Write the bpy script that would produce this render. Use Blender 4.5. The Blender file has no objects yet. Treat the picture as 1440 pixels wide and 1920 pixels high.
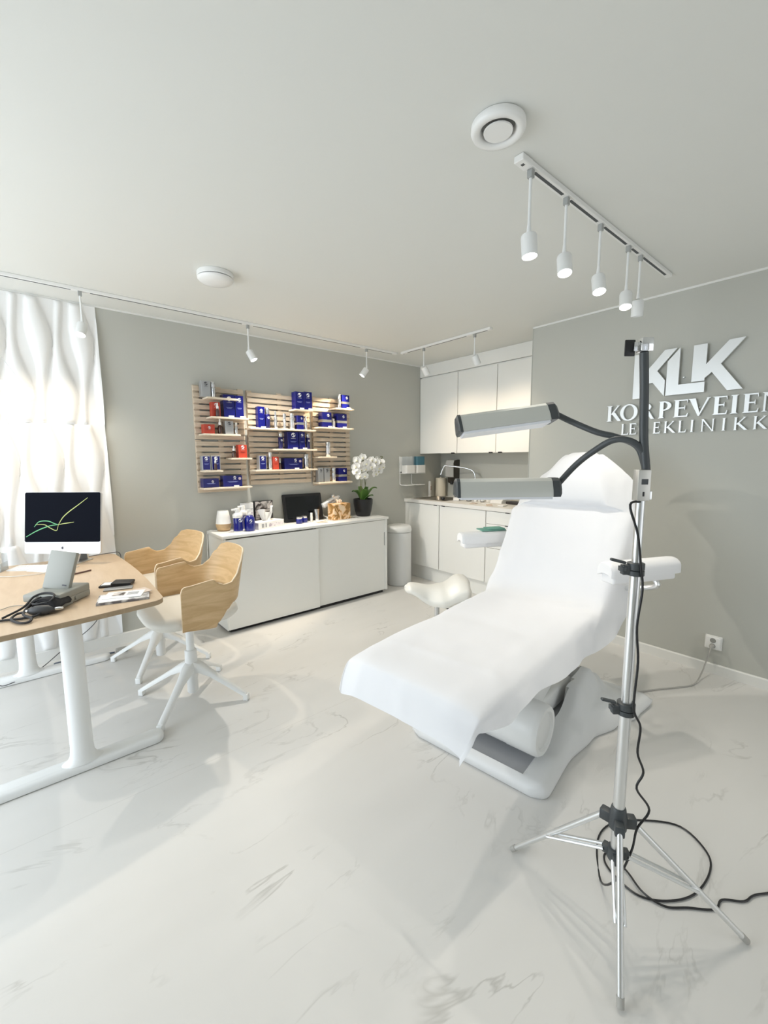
import bpy, bmesh, math, random
from mathutils import Vector, Matrix, Quaternion, noise
random.seed(7)
C = bpy.context.scene.collection
SC = bpy.context.scene
PI = math.pi

# ------------------------------------------------------------------ camera, world, lights, exposure
cam_d = bpy.data.cameras.new('camera')
cam = bpy.data.objects.new('camera', cam_d)
C.objects.link(cam)
cam_d.sensor_fit = 'VERTICAL'
cam_d.sensor_height = 24
cam_d.lens = 10.018
cam_d.clip_start = 0.03
RT = Vector((0.7650583862, -0.6439396309, -0.0052361672))
UP = Vector((0.0847984246, 0.0926811379, 0.9920783406))
BK = Vector((-0.6383532665, -0.7594418730, 0.1255115481))
m = Matrix((RT, UP, BK)).transposed().to_4x4()
m.translation = (0, 0, 1.40)
cam.matrix_world = m
SC.camera = cam
SC.view_settings.view_transform = 'Standard'
SC.view_settings.look = 'None'
SC.view_settings.gamma = 1
SC.view_settings.exposure = 0.0
SC.cycles.use_denoising = True
SC.cycles.max_bounces = 10
SC.cycles.diffuse_bounces = 6
SC.cycles.transparent_max_bounces = 12
SC.cycles.sample_clamp_indirect = 8

world = bpy.data.worlds.new('daylight')
SC.world = world
world.use_nodes = True
bg = world.node_tree.nodes['Background']
bg.inputs[0].default_value = (0.86, 0.93, 1.0, 1)
bg.inputs[1].default_value = 0.5


def area(name, loc, direction, sx, sy, power, col=(1, 1, 1), spread=PI):
    l = bpy.data.lights.new(name, 'AREA')
    l.shape = 'RECTANGLE'
    l.size = sx
    l.size_y = sy
    l.energy = power
    l.color = col
    l.spread = spread
    o = bpy.data.objects.new(name, l)
    C.objects.link(o)
    o.location = loc
    o.rotation_euler = Vector(direction).to_track_quat('-Z', 'Z').to_euler()
    return o


# daylight entering through the windows of the room (left wall and the shop front behind the camera)
XL, YF = -1.85, -2.6
area('window_daylight', (XL - 0.02, 2.40, 1.25), (1, 0, 0), 2.4, 2.3, 73, (0.85, 0.94, 1.03))
area('window_daylight', (-0.45, YF - 0.02, 1.25), (0, 1, 0), 2.3, 2.3, 4, (0.95, 0.98, 1.0))
area('window_daylight', (2.05, YF - 0.02, 1.25), (0, 1, 0), 2.2, 2.3, 17, (0.97, 0.98, 1.0))

# ------------------------------------------------------------------ materials
MATS = {}


def mat(name, col, rough=0.5, metal=0.0, emit=None, estr=0.0, alpha=None, trans=0.0, coat=0.0, bump=None, sheen=0.0):
    if name in MATS:
        return MATS[name]
    M = bpy.data.materials.new(name)
    M.use_nodes = True
    nt = M.node_tree
    b = nt.nodes['Principled BSDF']
    b.inputs['Base Color'].default_value = (*col, 1)
    b.inputs['Roughness'].default_value = rough
    b.inputs['Metallic'].default_value = metal
    b.inputs['Coat Weight'].default_value = coat
    b.inputs['Transmission Weight'].default_value = trans
    if emit:
        b.inputs['Emission Color'].default_value = (*emit, 1)
        b.inputs['Emission Strength'].default_value = estr
    if alpha is not None:
        b.inputs['Alpha'].default_value = alpha
    if bump:
        sc, st = bump
        tc = nt.nodes.new('ShaderNodeTexCoord')
        n = nt.nodes.new('ShaderNodeTexNoise')
        n.inputs['Scale'].default_value = sc
        n.inputs['Detail'].default_value = 4
        bp = nt.nodes.new('ShaderNodeBump')
        bp.inputs['Strength'].default_value = st
        bp.inputs['Distance'].default_value = 0.002
        nt.links.new(tc.outputs['Object'], n.inputs['Vector'])
        nt.links.new(n.outputs['Fac'], bp.inputs['Height'])
        nt.links.new(bp.outputs['Normal'], b.inputs['Normal'])
    MATS[name] = M
    return M


def wood(name, c1, c2, scale=(1, 14, 14), rough=0.45, dist=2.0, ws=1.2):
    M = bpy.data.materials.new(name)
    M.use_nodes = True
    nt = M.node_tree
    N, L = nt.nodes, nt.links
    b = N['Principled BSDF']
    b.inputs['Roughness'].default_value = rough
    tc = N.new('ShaderNodeTexCoord')
    mp = N.new('ShaderNodeMapping')
    mp.inputs['Scale'].default_value = scale
    n1 = N.new('ShaderNodeTexNoise')
    n1.inputs['Scale'].default_value = ws
    n1.inputs['Detail'].default_value = 7
    n1.inputs['Roughness'].default_value = 0.62
    n1.inputs['Distortion'].default_value = dist
    cr = N.new('ShaderNodeValToRGB')
    cr.color_ramp.elements[0].position = 0.36
    cr.color_ramp.elements[1].position = 0.64
    cr.color_ramp.elements[0].color = (*c2, 1)
    cr.color_ramp.elements[1].color = (*c1, 1)
    L.new(tc.outputs['Object'], mp.inputs[0])
    L.new(mp.outputs[0], n1.inputs['Vector'])
    L.new(n1.outputs['Fac'], cr.inputs[0])
    L.new(cr.outputs[0], b.inputs['Base Color'])
    return M


def floor_mat():
    M = bpy.data.materials.new('marble_vinyl')
    M.use_nodes = True
    nt = M.node_tree
    N, L = nt.nodes, nt.links
    b = N['Principled BSDF']
    b.inputs['Roughness'].default_value = 0.42
    b.inputs['Specular IOR Level'].default_value = 0.35
    tc = N.new('ShaderNodeTexCoord')
    mp = N.new('ShaderNodeMapping')
    mp.inputs['Rotation'].default_value = (0, 0, 0.35)
    mp.inputs['Scale'].default_value = (0.75, 1.9, 1)
    L.new(tc.outputs['Object'], mp.inputs[0])
    # distorted vein lines: thin band of a warped noise, broken up by a second noise
    w = N.new('ShaderNodeTexNoise')
    w.inputs['Scale'].default_value = 2.4
    w.inputs['Detail'].default_value = 5
    w.inputs['Roughness'].default_value = 0.55
    w.inputs['Distortion'].default_value = 0.7
    L.new(mp.outputs[0], w.inputs['Vector'])
    a = N.new('ShaderNodeMath'); a.operation = 'SUBTRACT'; a.inputs[1].default_value = 0.5
    ab = N.new('ShaderNodeMath'); ab.operation = 'ABSOLUTE'
    L.new(w.outputs['Fac'], a.inputs[0]); L.new(a.outputs[0], ab.inputs[0])
    mr = N.new('ShaderNodeMapRange')
    mr.inputs['From Min'].default_value = 0.0
    mr.inputs['From Max'].default_value = 0.017
    mr.inputs['To Min'].default_value = 1.0
    mr.inputs['To Max'].default_value = 0.0
    L.new(ab.outputs[0], mr.inputs['Value'])
    br = N.new('ShaderNodeTexNoise')
    br.inputs['Scale'].default_value = 2.6
    br.inputs['Detail'].default_value = 3
    L.new(tc.outputs['Object'], br.inputs['Vector'])
    mr2 = N.new('ShaderNodeMapRange')
    mr2.inputs['From Min'].default_value = 0.50
    mr2.inputs['From Max'].default_value = 0.66
    L.new(br.outputs['Fac'], mr2.inputs['Value'])
    mu = N.new('ShaderNodeMath'); mu.operation = 'MULTIPLY'
    L.new(mr.outputs[0], mu.inputs[0]); L.new(mr2.outputs[0], mu.inputs[1])
    mu2 = N.new('ShaderNodeMath'); mu2.operation = 'MULTIPLY'; mu2.inputs[1].default_value = 0.62
    L.new(mu.outputs[0], mu2.inputs[0])
    # soft cloudy tone
    cl = N.new('ShaderNodeTexNoise')
    cl.inputs['Scale'].default_value = 0.9
    cl.inputs['Detail'].default_value = 3
    L.new(mp.outputs[0], cl.inputs['Vector'])
    cr = N.new('ShaderNodeValToRGB')
    cr.color_ramp.elements[0].position = 0.35
    cr.color_ramp.elements[1].position = 0.65
    cr.color_ramp.elements[0].color = (0.665, 0.655, 0.63, 1)
    cr.color_ramp.elements[1].color = (0.725, 0.715, 0.69, 1)
    L.new(cl.outputs['Fac'], cr.inputs[0])
    mx = N.new('ShaderNodeMix'); mx.data_type = 'RGBA'
    mx.inputs[7].default_value = (0.40, 0.39, 0.36, 1)
    L.new(mu2.outputs[0], mx.inputs[0]); L.new(cr.outputs[0], mx.inputs[6])
    # long welded seams between the vinyl lengths, running along x every 2 m
    sx = N.new('ShaderNodeSeparateXYZ')
    L.new(tc.outputs['Object'], sx.inputs[0])
    s1 = N.new('ShaderNodeMath'); s1.operation = 'SUBTRACT'; s1.inputs[1].default_value = 1.93
    L.new(sx.outputs['Y'], s1.inputs[0])
    s2 = N.new('ShaderNodeMath'); s2.operation = 'ABSOLUTE'
    L.new(s1.outputs[0], s2.inputs[0])
    s3 = N.new('ShaderNodeMath'); s3.operation = 'LESS_THAN'; s3.inputs[1].default_value = 0.0018
    L.new(s2.outputs[0], s3.inputs[0])
    s4 = N.new('ShaderNodeMath'); s4.operation = 'MULTIPLY'; s4.inputs[1].default_value = 0.35
    L.new(s3.outputs[0], s4.inputs[0])
    mx2 = N.new('ShaderNodeMix'); mx2.data_type = 'RGBA'
    mx2.inputs[7].default_value = (0.5, 0.49, 0.46, 1)
    L.new(s4.outputs[0], mx2.inputs[0]); L.new(mx.outputs[2], mx2.inputs[6])
    L.new(mx2.outputs[2], b.inputs['Base Color'])
    return M


def sheet_mat():
    M = bpy.data.materials.new('nonwoven_sheet')
    M.use_nodes = True
    nt = M.node_tree
    N, L = nt.nodes, nt.links
    out = N['Material Output']
    b = N['Principled BSDF']
    b.inputs['Base Color'].default_value = (0.93, 0.94, 0.97, 1)
    b.inputs['Roughness'].default_value = 0.9
    b.inputs['Specular IOR Level'].default_value = 0.15
    t = N.new('ShaderNodeBsdfTranslucent')
    t.inputs[0].default_value = (0.93, 0.94, 0.96, 1)
    mx = N.new('ShaderNodeMixShader')
    mx.inputs[0].default_value = 0.22
    L.new(b.outputs[0], mx.inputs[1]); L.new(t.outputs[0], mx.inputs[2])
    tr = N.new('ShaderNodeBsdfTransparent')
    mx2 = N.new('ShaderNodeMixShader')
    mx2.inputs[0].default_value = 0.07
    L.new(mx.outputs[0], mx2.inputs[1]); L.new(tr.outputs[0], mx2.inputs[2])
    L.new(mx2.outputs[0], out.inputs[0])
    tc = N.new('ShaderNodeTexCoord')
    n = N.new('ShaderNodeTexNoise'); n.inputs['Scale'].default_value = 7; n.inputs['Detail'].default_value = 5
    bp = N.new('ShaderNodeBump'); bp.inputs['Strength'].default_value = 0.25; bp.inputs['Distance'].default_value = 0.012
    L.new(tc.outputs['Object'], n.inputs['Vector']); L.new(n.outputs['Fac'], bp.inputs['Height'])
    L.new(bp.outputs[0], b.inputs['Normal'])
    return M


def pane_mat():
    M = bpy.data.materials.new('window_glass')
    M.use_nodes = True
    nt = M.node_tree
    N, L = nt.nodes, nt.links
    t = N.new('ShaderNodeBsdfTransparent'); g = N.new('ShaderNodeBsdfGlossy')
    g.inputs['Roughness'].default_value = 0.02
    mx = N.new('ShaderNodeMixShader'); mx.inputs[0].default_value = 0.06
    L.new(t.outputs[0], mx.inputs[1]); L.new(g.outputs[0], mx.inputs[2])
    L.new(mx.outputs[0], N['Material Output'].inputs[0])
    return M


def pattern_mat(name, kind):
    """small printed surfaces: marbled gold, photo collage, printed paper"""
    M = bpy.data.materials.new(name)
    M.use_nodes = True
    nt = M.node_tree
    N, L = nt.nodes, nt.links
    b = N['Principled BSDF']
    b.inputs['Roughness'].default_value = 0.4
    tc = N.new('ShaderNodeTexCoord')
    n = N.new('ShaderNodeTexNoise')
    cr = N.new('ShaderNodeValToRGB')
    L.new(tc.outputs['Object'], n.inputs['Vector'])
    L.new(n.outputs['Fac'], cr.inputs[0])
    L.new(cr.outputs[0], b.inputs['Base Color'])
    e = cr.color_ramp.elements
    if kind == 'gold':
        n.inputs['Scale'].default_value = 11
        n.inputs['Detail'].default_value = 2
        n.inputs['Distortion'].default_value = 2.2
        e[0].position = 0.40; e[0].color = (0.36, 0.19, 0.06, 1)
        e[1].position = 0.52; e[1].color = (0.86, 0.56, 0.33, 1)
        x = e.new(0.46); x.color = (0.72, 0.42, 0.16, 1)
        x = e.new(0.60); x.color = (0.90, 0.70, 0.50, 1)
        b.inputs['Metallic'].default_value = 0.25
    elif kind == 'collage':
        n.inputs['Scale'].default_value = 16
        n.inputs['Detail'].default_value = 1
        n.inputs['Distortion'].default_value = 1.2
        e[0].position = 0.42; e[0].color = (0.06, 0.045, 0.04, 1)
        e[1].position = 0.58; e[1].color = (0.72, 0.66, 0.62, 1)
    elif kind == 'magazine':
        n.inputs['Scale'].default_value = 22
        n.inputs['Detail'].default_value = 3
        e[0].position = 0.44; e[0].color = (0.16, 0.15, 0.16, 1)
        e[1].position = 0.60; e[1].color = (0.72, 0.71, 0.70, 1)
    elif kind == 'lavender':
        n.inputs['Scale'].default_value = 25
        e[0].position = 0.40; e[0].color = (0.44, 0.38, 0.45, 1)
        e[1].position = 0.55; e[1].color = (0.80, 0.77, 0.80, 1)
    return M


WALL = mat('grey_wall_paint', (0.505, 0.508, 0.465), 0.75, bump=(180, 0.08))
CEIL = mat('ceiling_paint', (0.73, 0.735, 0.70), 0.9, bump=(150, 0.05))
FLOOR = floor_mat()
TRIM = mat('white_trim', (0.80, 0.80, 0.77), 0.4)
WAVE = mat('white_gypsum_relief', (0.86, 0.86, 0.85), 0.35)
WHITE = mat('white_plastic', (0.82, 0.82, 0.80), 0.35)
WMET = mat('white_powder_coat', (0.80, 0.81, 0.80), 0.38)
LAM = mat('white_laminate', (0.86, 0.86, 0.83), 0.32)
CTOP = mat('pale_worktop', (0.80, 0.79, 0.76), 0.35)
BLACK = mat('black_plastic', (0.012, 0.012, 0.013), 0.35)
RUBBER = mat('black_rubber', (0.02, 0.02, 0.022), 0.6)
DGREY = mat('dark_grey_plastic', (0.055, 0.062, 0.066), 0.45)
CHROME = mat('chrome', (0.75, 0.76, 0.77), 0.12, 1.0)
ALU = mat('brushed_aluminium', (0.80, 0.81, 0.81), 0.32, 1.0)
SILVER = mat('silver_packaging', (0.62, 0.63, 0.64), 0.22, 0.9)
SILB = mat('silver_carton', (0.42, 0.43, 0.44), 0.35, 0.55)
STEEL = mat('stainless_steel', (0.42, 0.38, 0.33), 0.28, 1.0)
GLASSY = mat('black_glass', (0.006, 0.007, 0.008), 0.08)
BLUE = mat('cobalt_carton', (0.004, 0.006, 0.135), 0.25)
BLUEG = mat('cobalt_glass', (0.004, 0.010, 0.20), 0.10, coat=0.5)
NAVY = mat('navy_glass', (0.01, 0.01, 0.09), 0.12)
RED = mat('red_carton', (0.46, 0.05, 0.025), 0.35)
AMBER = mat('amber_glass', (0.05, 0.018, 0.010), 0.10, coat=0.5)
SLATW = wood('ash_slats', (0.66, 0.56, 0.44), (0.54, 0.44, 0.33), (3, 22, 22), 0.6)
SHELFW = wood('pale_ash_shelf', (0.80, 0.70, 0.57), (0.70, 0.60, 0.46), (3, 22, 22), 0.5)
DESKW = wood('oak_veneer_top', (0.61, 0.475, 0.335), (0.55, 0.415, 0.285), (9, 1.2, 9), 0.42)
DEDGE = wood('oak_edge', (0.40, 0.30, 0.19), (0.34, 0.25, 0.15), (9, 1.2, 9), 0.5)
PLY = wood('oak_plywood_shell', (0.66, 0.465, 0.255), (0.53, 0.35, 0.17), (2.2, 2.2, 15), 0.42, 1.4, 1.5)
PLYEDGE = mat('plywood_edge', (0.80, 0.66, 0.48), 0.5)
SEATF = mat('offwhite_leatherette', (0.74, 0.72, 0.66), 0.55)
VINYL = mat('white_vinyl_upholstery', (0.88, 0.88, 0.89), 0.38)
CREAM = mat('cream_vinyl', (0.84, 0.82, 0.76), 0.42)
BASEP = mat('light_grey_moulding', (0.73, 0.74, 0.74), 0.42)
BASEC = mat('pale_grey_shell', (0.76, 0.77, 0.76), 0.35)
RECESS = mat('grey_recess_mat', (0.42, 0.43, 0.45), 0.5)
TERM = mat('warm_grey_plastic', (0.29, 0.295, 0.265), 0.35)
SCR = mat('screen_black', (0.003, 0.004, 0.008), 0.08)
SCR.node_tree.nodes['Principled BSDF'].inputs['Specular IOR Level'].default_value = 0.02
SHEET = sheet_mat()
PANE = pane_mat()
EMIT = mat('lit_lens', (1, 1, 1), 0.3, emit=(1.0, 0.97, 0.9), estr=14)
EMITR = mat('lit_ring_tube', (1, 1, 1), 0.3, emit=(1.0, 0.97, 0.92), estr=5)
PAPER = mat('white_paper', (0.85, 0.85, 0.84), 0.8)
LEAF = mat('orchid_leaf', (0.075, 0.16, 0.03), 0.35)
STEM = mat('orchid_stem', (0.13, 0.14, 0.045), 0.5)
PETAL = mat('white_petal', (0.92, 0.91, 0.88), 0.6)
YELL = mat('flower_lip', (0.70, 0.66, 0.45), 0.5)
POTM = mat('black_ceramic', (0.008, 0.008, 0.009), 0.35)
CORDG = mat('grey_cable', (0.42, 0.41, 0.38), 0.5)
INK = mat('white_print', (0.85, 0.86, 0.9), 0.5)
DARKINK = mat('dark_print', (0.06, 0.06, 0.07), 0.5)
GREYINK = mat('grey_print', (0.35, 0.36, 0.38), 0.5)
SIGN = mat('satin_sign_metal', (0.78, 0.80, 0.80), 0.30, 0.25)
TEAL = mat('teal_towel', (0.16, 0.36, 0.29), 0.85)
CORK = wood('light_wood_base', (0.62, 0.44, 0.25), (0.50, 0.34, 0.18), (2, 2, 14), 0.6)
CLEAR = mat('clear_plastic', (0.55, 0.60, 0.62), 0.1, alpha=0.35)
BLUEL = mat('blue_liquid', (0.07, 0.20, 0.27), 0.1, alpha=0.8)
GOLD = pattern_mat('gold_marbled_card', 'gold')
COLL = pattern_mat('portrait_collage', 'collage')
MAGZ = pattern_mat('printed_cover', 'magazine')
LAV = pattern_mat('lavender_print', 'lavender')


# ------------------------------------------------------------------ builders
def link(o, parent=None):
    C.objects.link(o)
    if parent is not None:
        o.parent = parent
    return o


class MB:
    def __init__(s):
        s.bm = bmesh.new()
        s.mi = 0

    def _new(s, geom):
        for f in geom:
            f.material_index = s.mi

    def poly(s, vs):
        v = [s.bm.verts.new(p) for p in vs]
        f = s.bm.faces.new(v)
        f.material_index = s.mi
        return f

    def box(s, x0, x1, y0, y1, z0, z1, bev=0.0, seg=2, M=None):
        r = bmesh.ops.create_cube(s.bm, size=1)
        vs = r['verts']
        bmesh.ops.scale(s.bm, vec=(x1 - x0, y1 - y0, z1 - z0), verts=vs)
        bmesh.ops.translate(s.bm, vec=((x0 + x1) / 2, (y0 + y1) / 2, (z0 + z1) / 2), verts=vs)
        if bev > 0:
            es = list({e for v in vs for e in v.link_edges})
            rr = bmesh.ops.bevel(s.bm, geom=es, offset=bev, segments=seg, profile=0.5, affect='EDGES')
            vs = list({v for f in rr['faces'] for v in f.verts} | {v for v in vs if v.is_valid})
        fs = {f for v in vs for f in v.link_faces}
        for f in fs:
            f.material_index = s.mi
        if M is not None:
            bmesh.ops.transform(s.bm, matrix=M, verts=vs)
        return s

    def rings(s, rings, closed=True, cap0=True, cap1=True):
        R = [[s.bm.verts.new(p) for p in r] for r in rings]
        n = len(R[0])
        for a, b in zip(R, R[1:]):
            for i in range(n if closed else n - 1):
                j = (i + 1) % n
                f = s.bm.faces.new((a[i], a[j], b[j], b[i]))
                f.material_index = s.mi
        if closed and cap0:
            s.bm.faces.new(list(reversed(R[0]))).material_index = s.mi
        if closed and cap1:
            s.bm.faces.new(R[-1]).material_index = s.mi
        return s

    def lathe(s, prof, n=24, o=(0, 0, 0), axis='z', M=None, cap=True):
        rs = []
        for r, h in prof:
            ring = []
            for i in range(n):
                a = 2 * PI * i / n
                x, y = r * math.cos(a), r * math.sin(a)
                if axis == 'z':
                    p = Vector((x, y, h))
                elif axis == 'y':
                    p = Vector((y, h, x))
                else:
                    p = Vector((h, x, y))
                p += Vector(o)
                if M is not None:
                    p = M @ p
                ring.append(p)
            rs.append(ring)
        return s.rings(rs, True, cap, cap)

    def tube(s, pts, r, n=8, cap=True):
        pts = [Vector(p) for p in pts]
        rr = r if isinstance(r, (list, tuple)) else [r] * len(pts)
        t = (pts[1] - pts[0]).normalized()
        u = t.orthogonal().normalized()
        rings = []
        for i, p in enumerate(pts):
            if i == 0:
                tt = pts[1] - pts[0]
            elif i == len(pts) - 1:
                tt = pts[-1] - pts[-2]
            else:
                tt = (pts[i + 1] - pts[i]).normalized() + (pts[i] - pts[i - 1]).normalized()
            tt = tt.normalized() if tt.length > 1e-9 else t
            u = (u - tt * u.dot(tt)).normalized()
            v = tt.cross(u)
            t = tt
            rings.append([p + (u * math.cos(2 * PI * k / n) + v * math.sin(2 * PI * k / n)) * rr[i] for k in range(n)])
        return s.rings(rings, True, cap, cap)

    def prism(s, outline, h0, h1, plane='xy', M=None):
        def P(a, b, h):
            p = Vector({'xy': (a, b, h), 'xz': (a, h, b), 'yz': (h, a, b)}[plane])
            return M @ p if M is not None else p
        return s.rings([[P(a, b, h0) for a, b in outline], [P(a, b, h1) for a, b in outline]])

    def grid(s, rows):
        return s.rings(rows, False)

    def build(s, name, mats, parent=None, smooth=True, angle=35, mods=None):
        bmesh.ops.recalc_face_normals(s.bm, faces=s.bm.faces[:]) if not getattr(s, 'norecalc', False) else None
        me = bpy.data.meshes.new(name)
        s.bm.to_mesh(me)
        s.bm.free()
        for mm in (mats if isinstance(mats, (list, tuple)) else [mats]):
            me.materials.append(mm)
        if smooth:
            me.polygons.foreach_set('use_smooth', [True] * len(me.polygons))
            me.set_sharp_from_angle(angle=math.radians(angle))
        o = bpy.data.objects.new(name, me)
        link(o, parent)
        if mods:
            for k, kw in mods:
                md = o.modifiers.new(k.lower(), k)
                for a, b in kw.items():
                    setattr(md, a, b)
        return o


def thing(name, label, cat, loc=(0, 0, 0), rz=0.0, group=None, rot=None):
    o = bpy.data.objects.new(name, None)
    link(o)
    o.empty_display_size = 0.05
    o.location = loc
    o.rotation_euler = rot if rot else (0, 0, rz)
    o['label'] = label
    o['category'] = cat
    if group:
        o['group'] = group
    return o


def tag(o, label, cat, group=None):
    o['label'] = label
    o['category'] = cat
    if group:
        o['group'] = group
    return o


def struct(o):
    o['kind'] = 'structure'
    return o


def dup(root, loc, rz, label, group=None):
    r = root.copy()
    link(r)
    r.location = loc
    r.rotation_euler = (0, 0, rz)
    r['label'] = label
    if group:
        r['group'] = group
    for ch in list(root.children):
        c = ch.copy()
        link(c)
        c.parent = r
        for g in list(ch.children):
            d = g.copy()
            link(d)
            d.parent = c
    return r


def spl(pts, k=8):
    P = [Vector(p) for p in pts]
    P = [P[0] * 2 - P[1]] + P + [P[-1] * 2 - P[-2]]
    out = []
    for i in range(1, len(P) - 2):
        for j in range(k):
            t = j / k
            a, b, c, d = P[i - 1], P[i], P[i + 1], P[i + 2]
            out.append(0.5 * ((2 * b) + (c - a) * t + (2 * a - 5 * b + 4 * c - d) * t * t + (3 * b - a - 3 * c + d) * t ** 3))
    out.append(P[-2])
    return out


def interp(tab, x):
    if x <= tab[0][0]:
        return tab[0][1]
    for (a, b), (c, d) in zip(tab, tab[1:]):
        if x <= c:
            t = (x - a) / (c - a)
            t = t * t * (3 - 2 * t)
            return b + (d - b) * t
    return tab[-1][1]


def rrect(x0, x1, y0, y1, r, n=5):
    out = []
    for cx, cy, a0 in ((x1 - r, y1 - r, 0), (x0 + r, y1 - r, 90), (x0 + r, y0 + r, 180), (x1 - r, y0 + r, 270)):
        for i in range(n + 1):
            a = math.radians(a0 + 90 * i / n)
            out.append((cx + r * math.cos(a), cy + r * math.sin(a)))
    return out


def text_mesh(txt, size, ext=0.0006):
    cu = bpy.data.curves.new('print', 'FONT')
    cu.body = txt
    cu.size = size
    cu.align_x = 'CENTER'
    cu.align_y = 'CENTER'
    cu.extrude = ext
    o = bpy.data.objects.new('print', cu)
    C.objects.link(o)
    dg = bpy.context.evaluated_depsgraph_get()
    me = bpy.data.meshes.new_from_object(o.evaluated_get(dg))
    bpy.data.objects.remove(o)
    bpy.data.curves.remove(cu)
    return me


# ------------------------------------------------------------------ room shell
H = 2.46
XB, YA, XK, YN = 3.325, 3.69, 4.04, 2.024
b = MB(); b.box(XL - 0.2, XK + 0.2, YF - 0.2, YA + 0.2, -0.12, 0); struct(b.build('floor', FLOOR, smooth=False))
b = MB(); b.box(XL - 0.2, XK + 0.2, YF - 0.2, YA + 0.2, H, H + 0.12); struct(b.build('ceiling', CEIL, smooth=False))
b = MB(); b.box(XL - 0.2, XK + 0.2, YA, YA + 0.2, 0, H); struct(b.build('wall_back', WALL, smooth=False))
b = MB(); b.box(XB, XK + 0.2, YF - 0.2, YN, 0, H); struct(b.build('wall_right', WALL, smooth=False))
b = MB(); b.box(XK, XK + 0.2, YN, YA, 0, H); struct(b.build('wall_niche', WALL, smooth=False))


def wall_with_openings(name, axis, c0, c1, a0, a1, ops, mtl):
    """wall slab between c0..c1 across, a0..a1 along, with rectangular openings (s, e, z0, z1)"""
    b = MB()
    def bx(s, e, z0, z1):
        if axis == 'y':
            b.box(c0, c1, s, e, z0, z1)
        else:
            b.box(s, e, c0, c1, z0, z1)
    p = a0
    for s, e, z0, z1 in ops:
        bx(p, s, 0, H)
        bx(s, e, 0, z0)
        bx(s, e, z1, H)
        p = e
    bx(p, a1, 0, H)
    return struct(b.build(name, mtl, smooth=False))


wall_with_openings('wall_left', 'y', XL - 0.2, XL, YF - 0.2, YA, [(1.15, 3.60, 0.1, 2.4)], WALL)
wall_with_openings('wall_front', 'x', YF - 0.2, YF, XL, XB, [(-1.65, 0.7, 0.1, 2.4), (0.95, 3.15, 0.1, 2.4)], WALL)


def window(name, axis, c, a0, a1, z0, z1, nm):
    w = thing(name, '', 'window')
    del w['label']; del w['category']
    w['kind'] = 'structure'
    fr = MB()
    t = 0.05
    def bx(b, s, e, za, zb, d0, d1):
        if axis == 'y':
            b.box(c + d0, c + d1, s, e, za, zb)
        else:
            b.box(s, e, c + d0, c + d1, za, zb)
    bx(fr, a0, a1, z0, z0 + t, -0.07, -0.13); bx(fr, a0, a1, z1 - t, z1, -0.07, -0.13)
    for k in range(nm + 1):
        p = a0 + (a1 - a0 - t) * k / nm
        bx(fr, p, p + t, z0 + t, z1 - t, -0.07, -0.13)
    fr.build('window_frame', TRIM, w, smooth=False)
    g = MB()
    bx(g, a0 + t, a1 - t, z0 + t, z1 - t, -0.098, -0.102)
    g.build('window_pane', PANE, w, smooth=False)
    return w


window('window_1', 'y', XL, 1.15, 3.60, 0.1, 2.4, 3)
window('window_2', 'x', YF, -1.65, 0.7, 0.1, 2.4, 2)
window('window_3', 'x', YF, 0.95, 3.15, 0.1, 2.4, 2)


def base_prof(b, along, s, e, wall, sgn, h=0.066, t=0.014):
    prof = [(0, 0), (t, 0), (t, h - 0.006), (t - 0.006, h), (0, h)]
    if along == 'y':
        b.prism([(wall + sgn * a, z) for a, z in prof], s, e, 'xz')
    else:
        b.prism([(wall + sgn * a, z) for a, z in prof], s, e, 'yz')


b = MB(); base_prof(b, 'y', YF, YN, XB, -1); struct(b.build('baseboard_right', TRIM, smooth=False))
b = MB(); base_prof(b, 'x', XL, 3.44, YA, -1, 0.085, 0.016); struct(b.build('baseboard_back', TRIM, smooth=False))
b = MB(); base_prof(b, 'y', YF, YA, XL, 1); struct(b.build('baseboard_left', TRIM, smooth=False))
b = MB(); b.box(XB - 0.008, XB, YF, YN, H - 0.012, H); struct(b.build('trim_1', TRIM, smooth=False))
b = MB(); b.box(XL, 3.66, YA - 0.008, YA, H - 0.010, H); struct(b.build('trim_2', TRIM, smooth=False))
b = MB(); b.box(XB - 0.004, XB + 0.01, YN - 0.002, YN + 0.003, 0, H - 0.012); struct(b.build('trim_3', WALL, smooth=False))


# wavy relief panels on the left part of the back wall
def relief(x0, x1, z0, z1, name, last=False):
    dx, dz = 0.0065, 0.016
    nx, nz = int((x1 - x0) / dx), int((z1 - z0) / dz)
    rows = []
    P = 0.232
    for j in range(nz + 1):
        z = z0 + (z1 - z0) * j / nz
        t = (z1 - z) / (z1 - z0)          # 0 top .. 1 bottom
        edge = min(1.0, min(t, 1 - t) / 0.018)
        row = []
        for i in range(nx + 1):
            x = x0 + (x1 - x0) * i / nx
            h = 0.0
            k0 = round((x - 0.145) / P)
            for k in (k0 - 1, k0, k0 + 1):
                for cx, peak in ((0.145 + k * P, 0.28), (0.145 + (k + 0.5) * P, 0.74)):
                    c = cx + 0.016 * math.sin(2 * PI * (t - peak) + 0.6)
                    g = math.exp(-((t - peak) / 0.24) ** 2)
                    w = 0.020 + 0.044 * g
                    q = abs(x - c) / w
                    if q < 1:
                        hh = (0.018 + 0.020 * g) * (1 - q ** 2.2) ** 0.6
                        if hh > h:
                            h = hh
            h *= edge ** 0.5
            row.append((x, YA - 0.012 - h, z))
        rows.append(row)
    b = MB()
    b.grid(rows)
    b.box(x0, x1, YA - 0.0119, YA - 0.0005, z0, z1)
    o = b.build(name, WAVE, angle=60)
    return o


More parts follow.
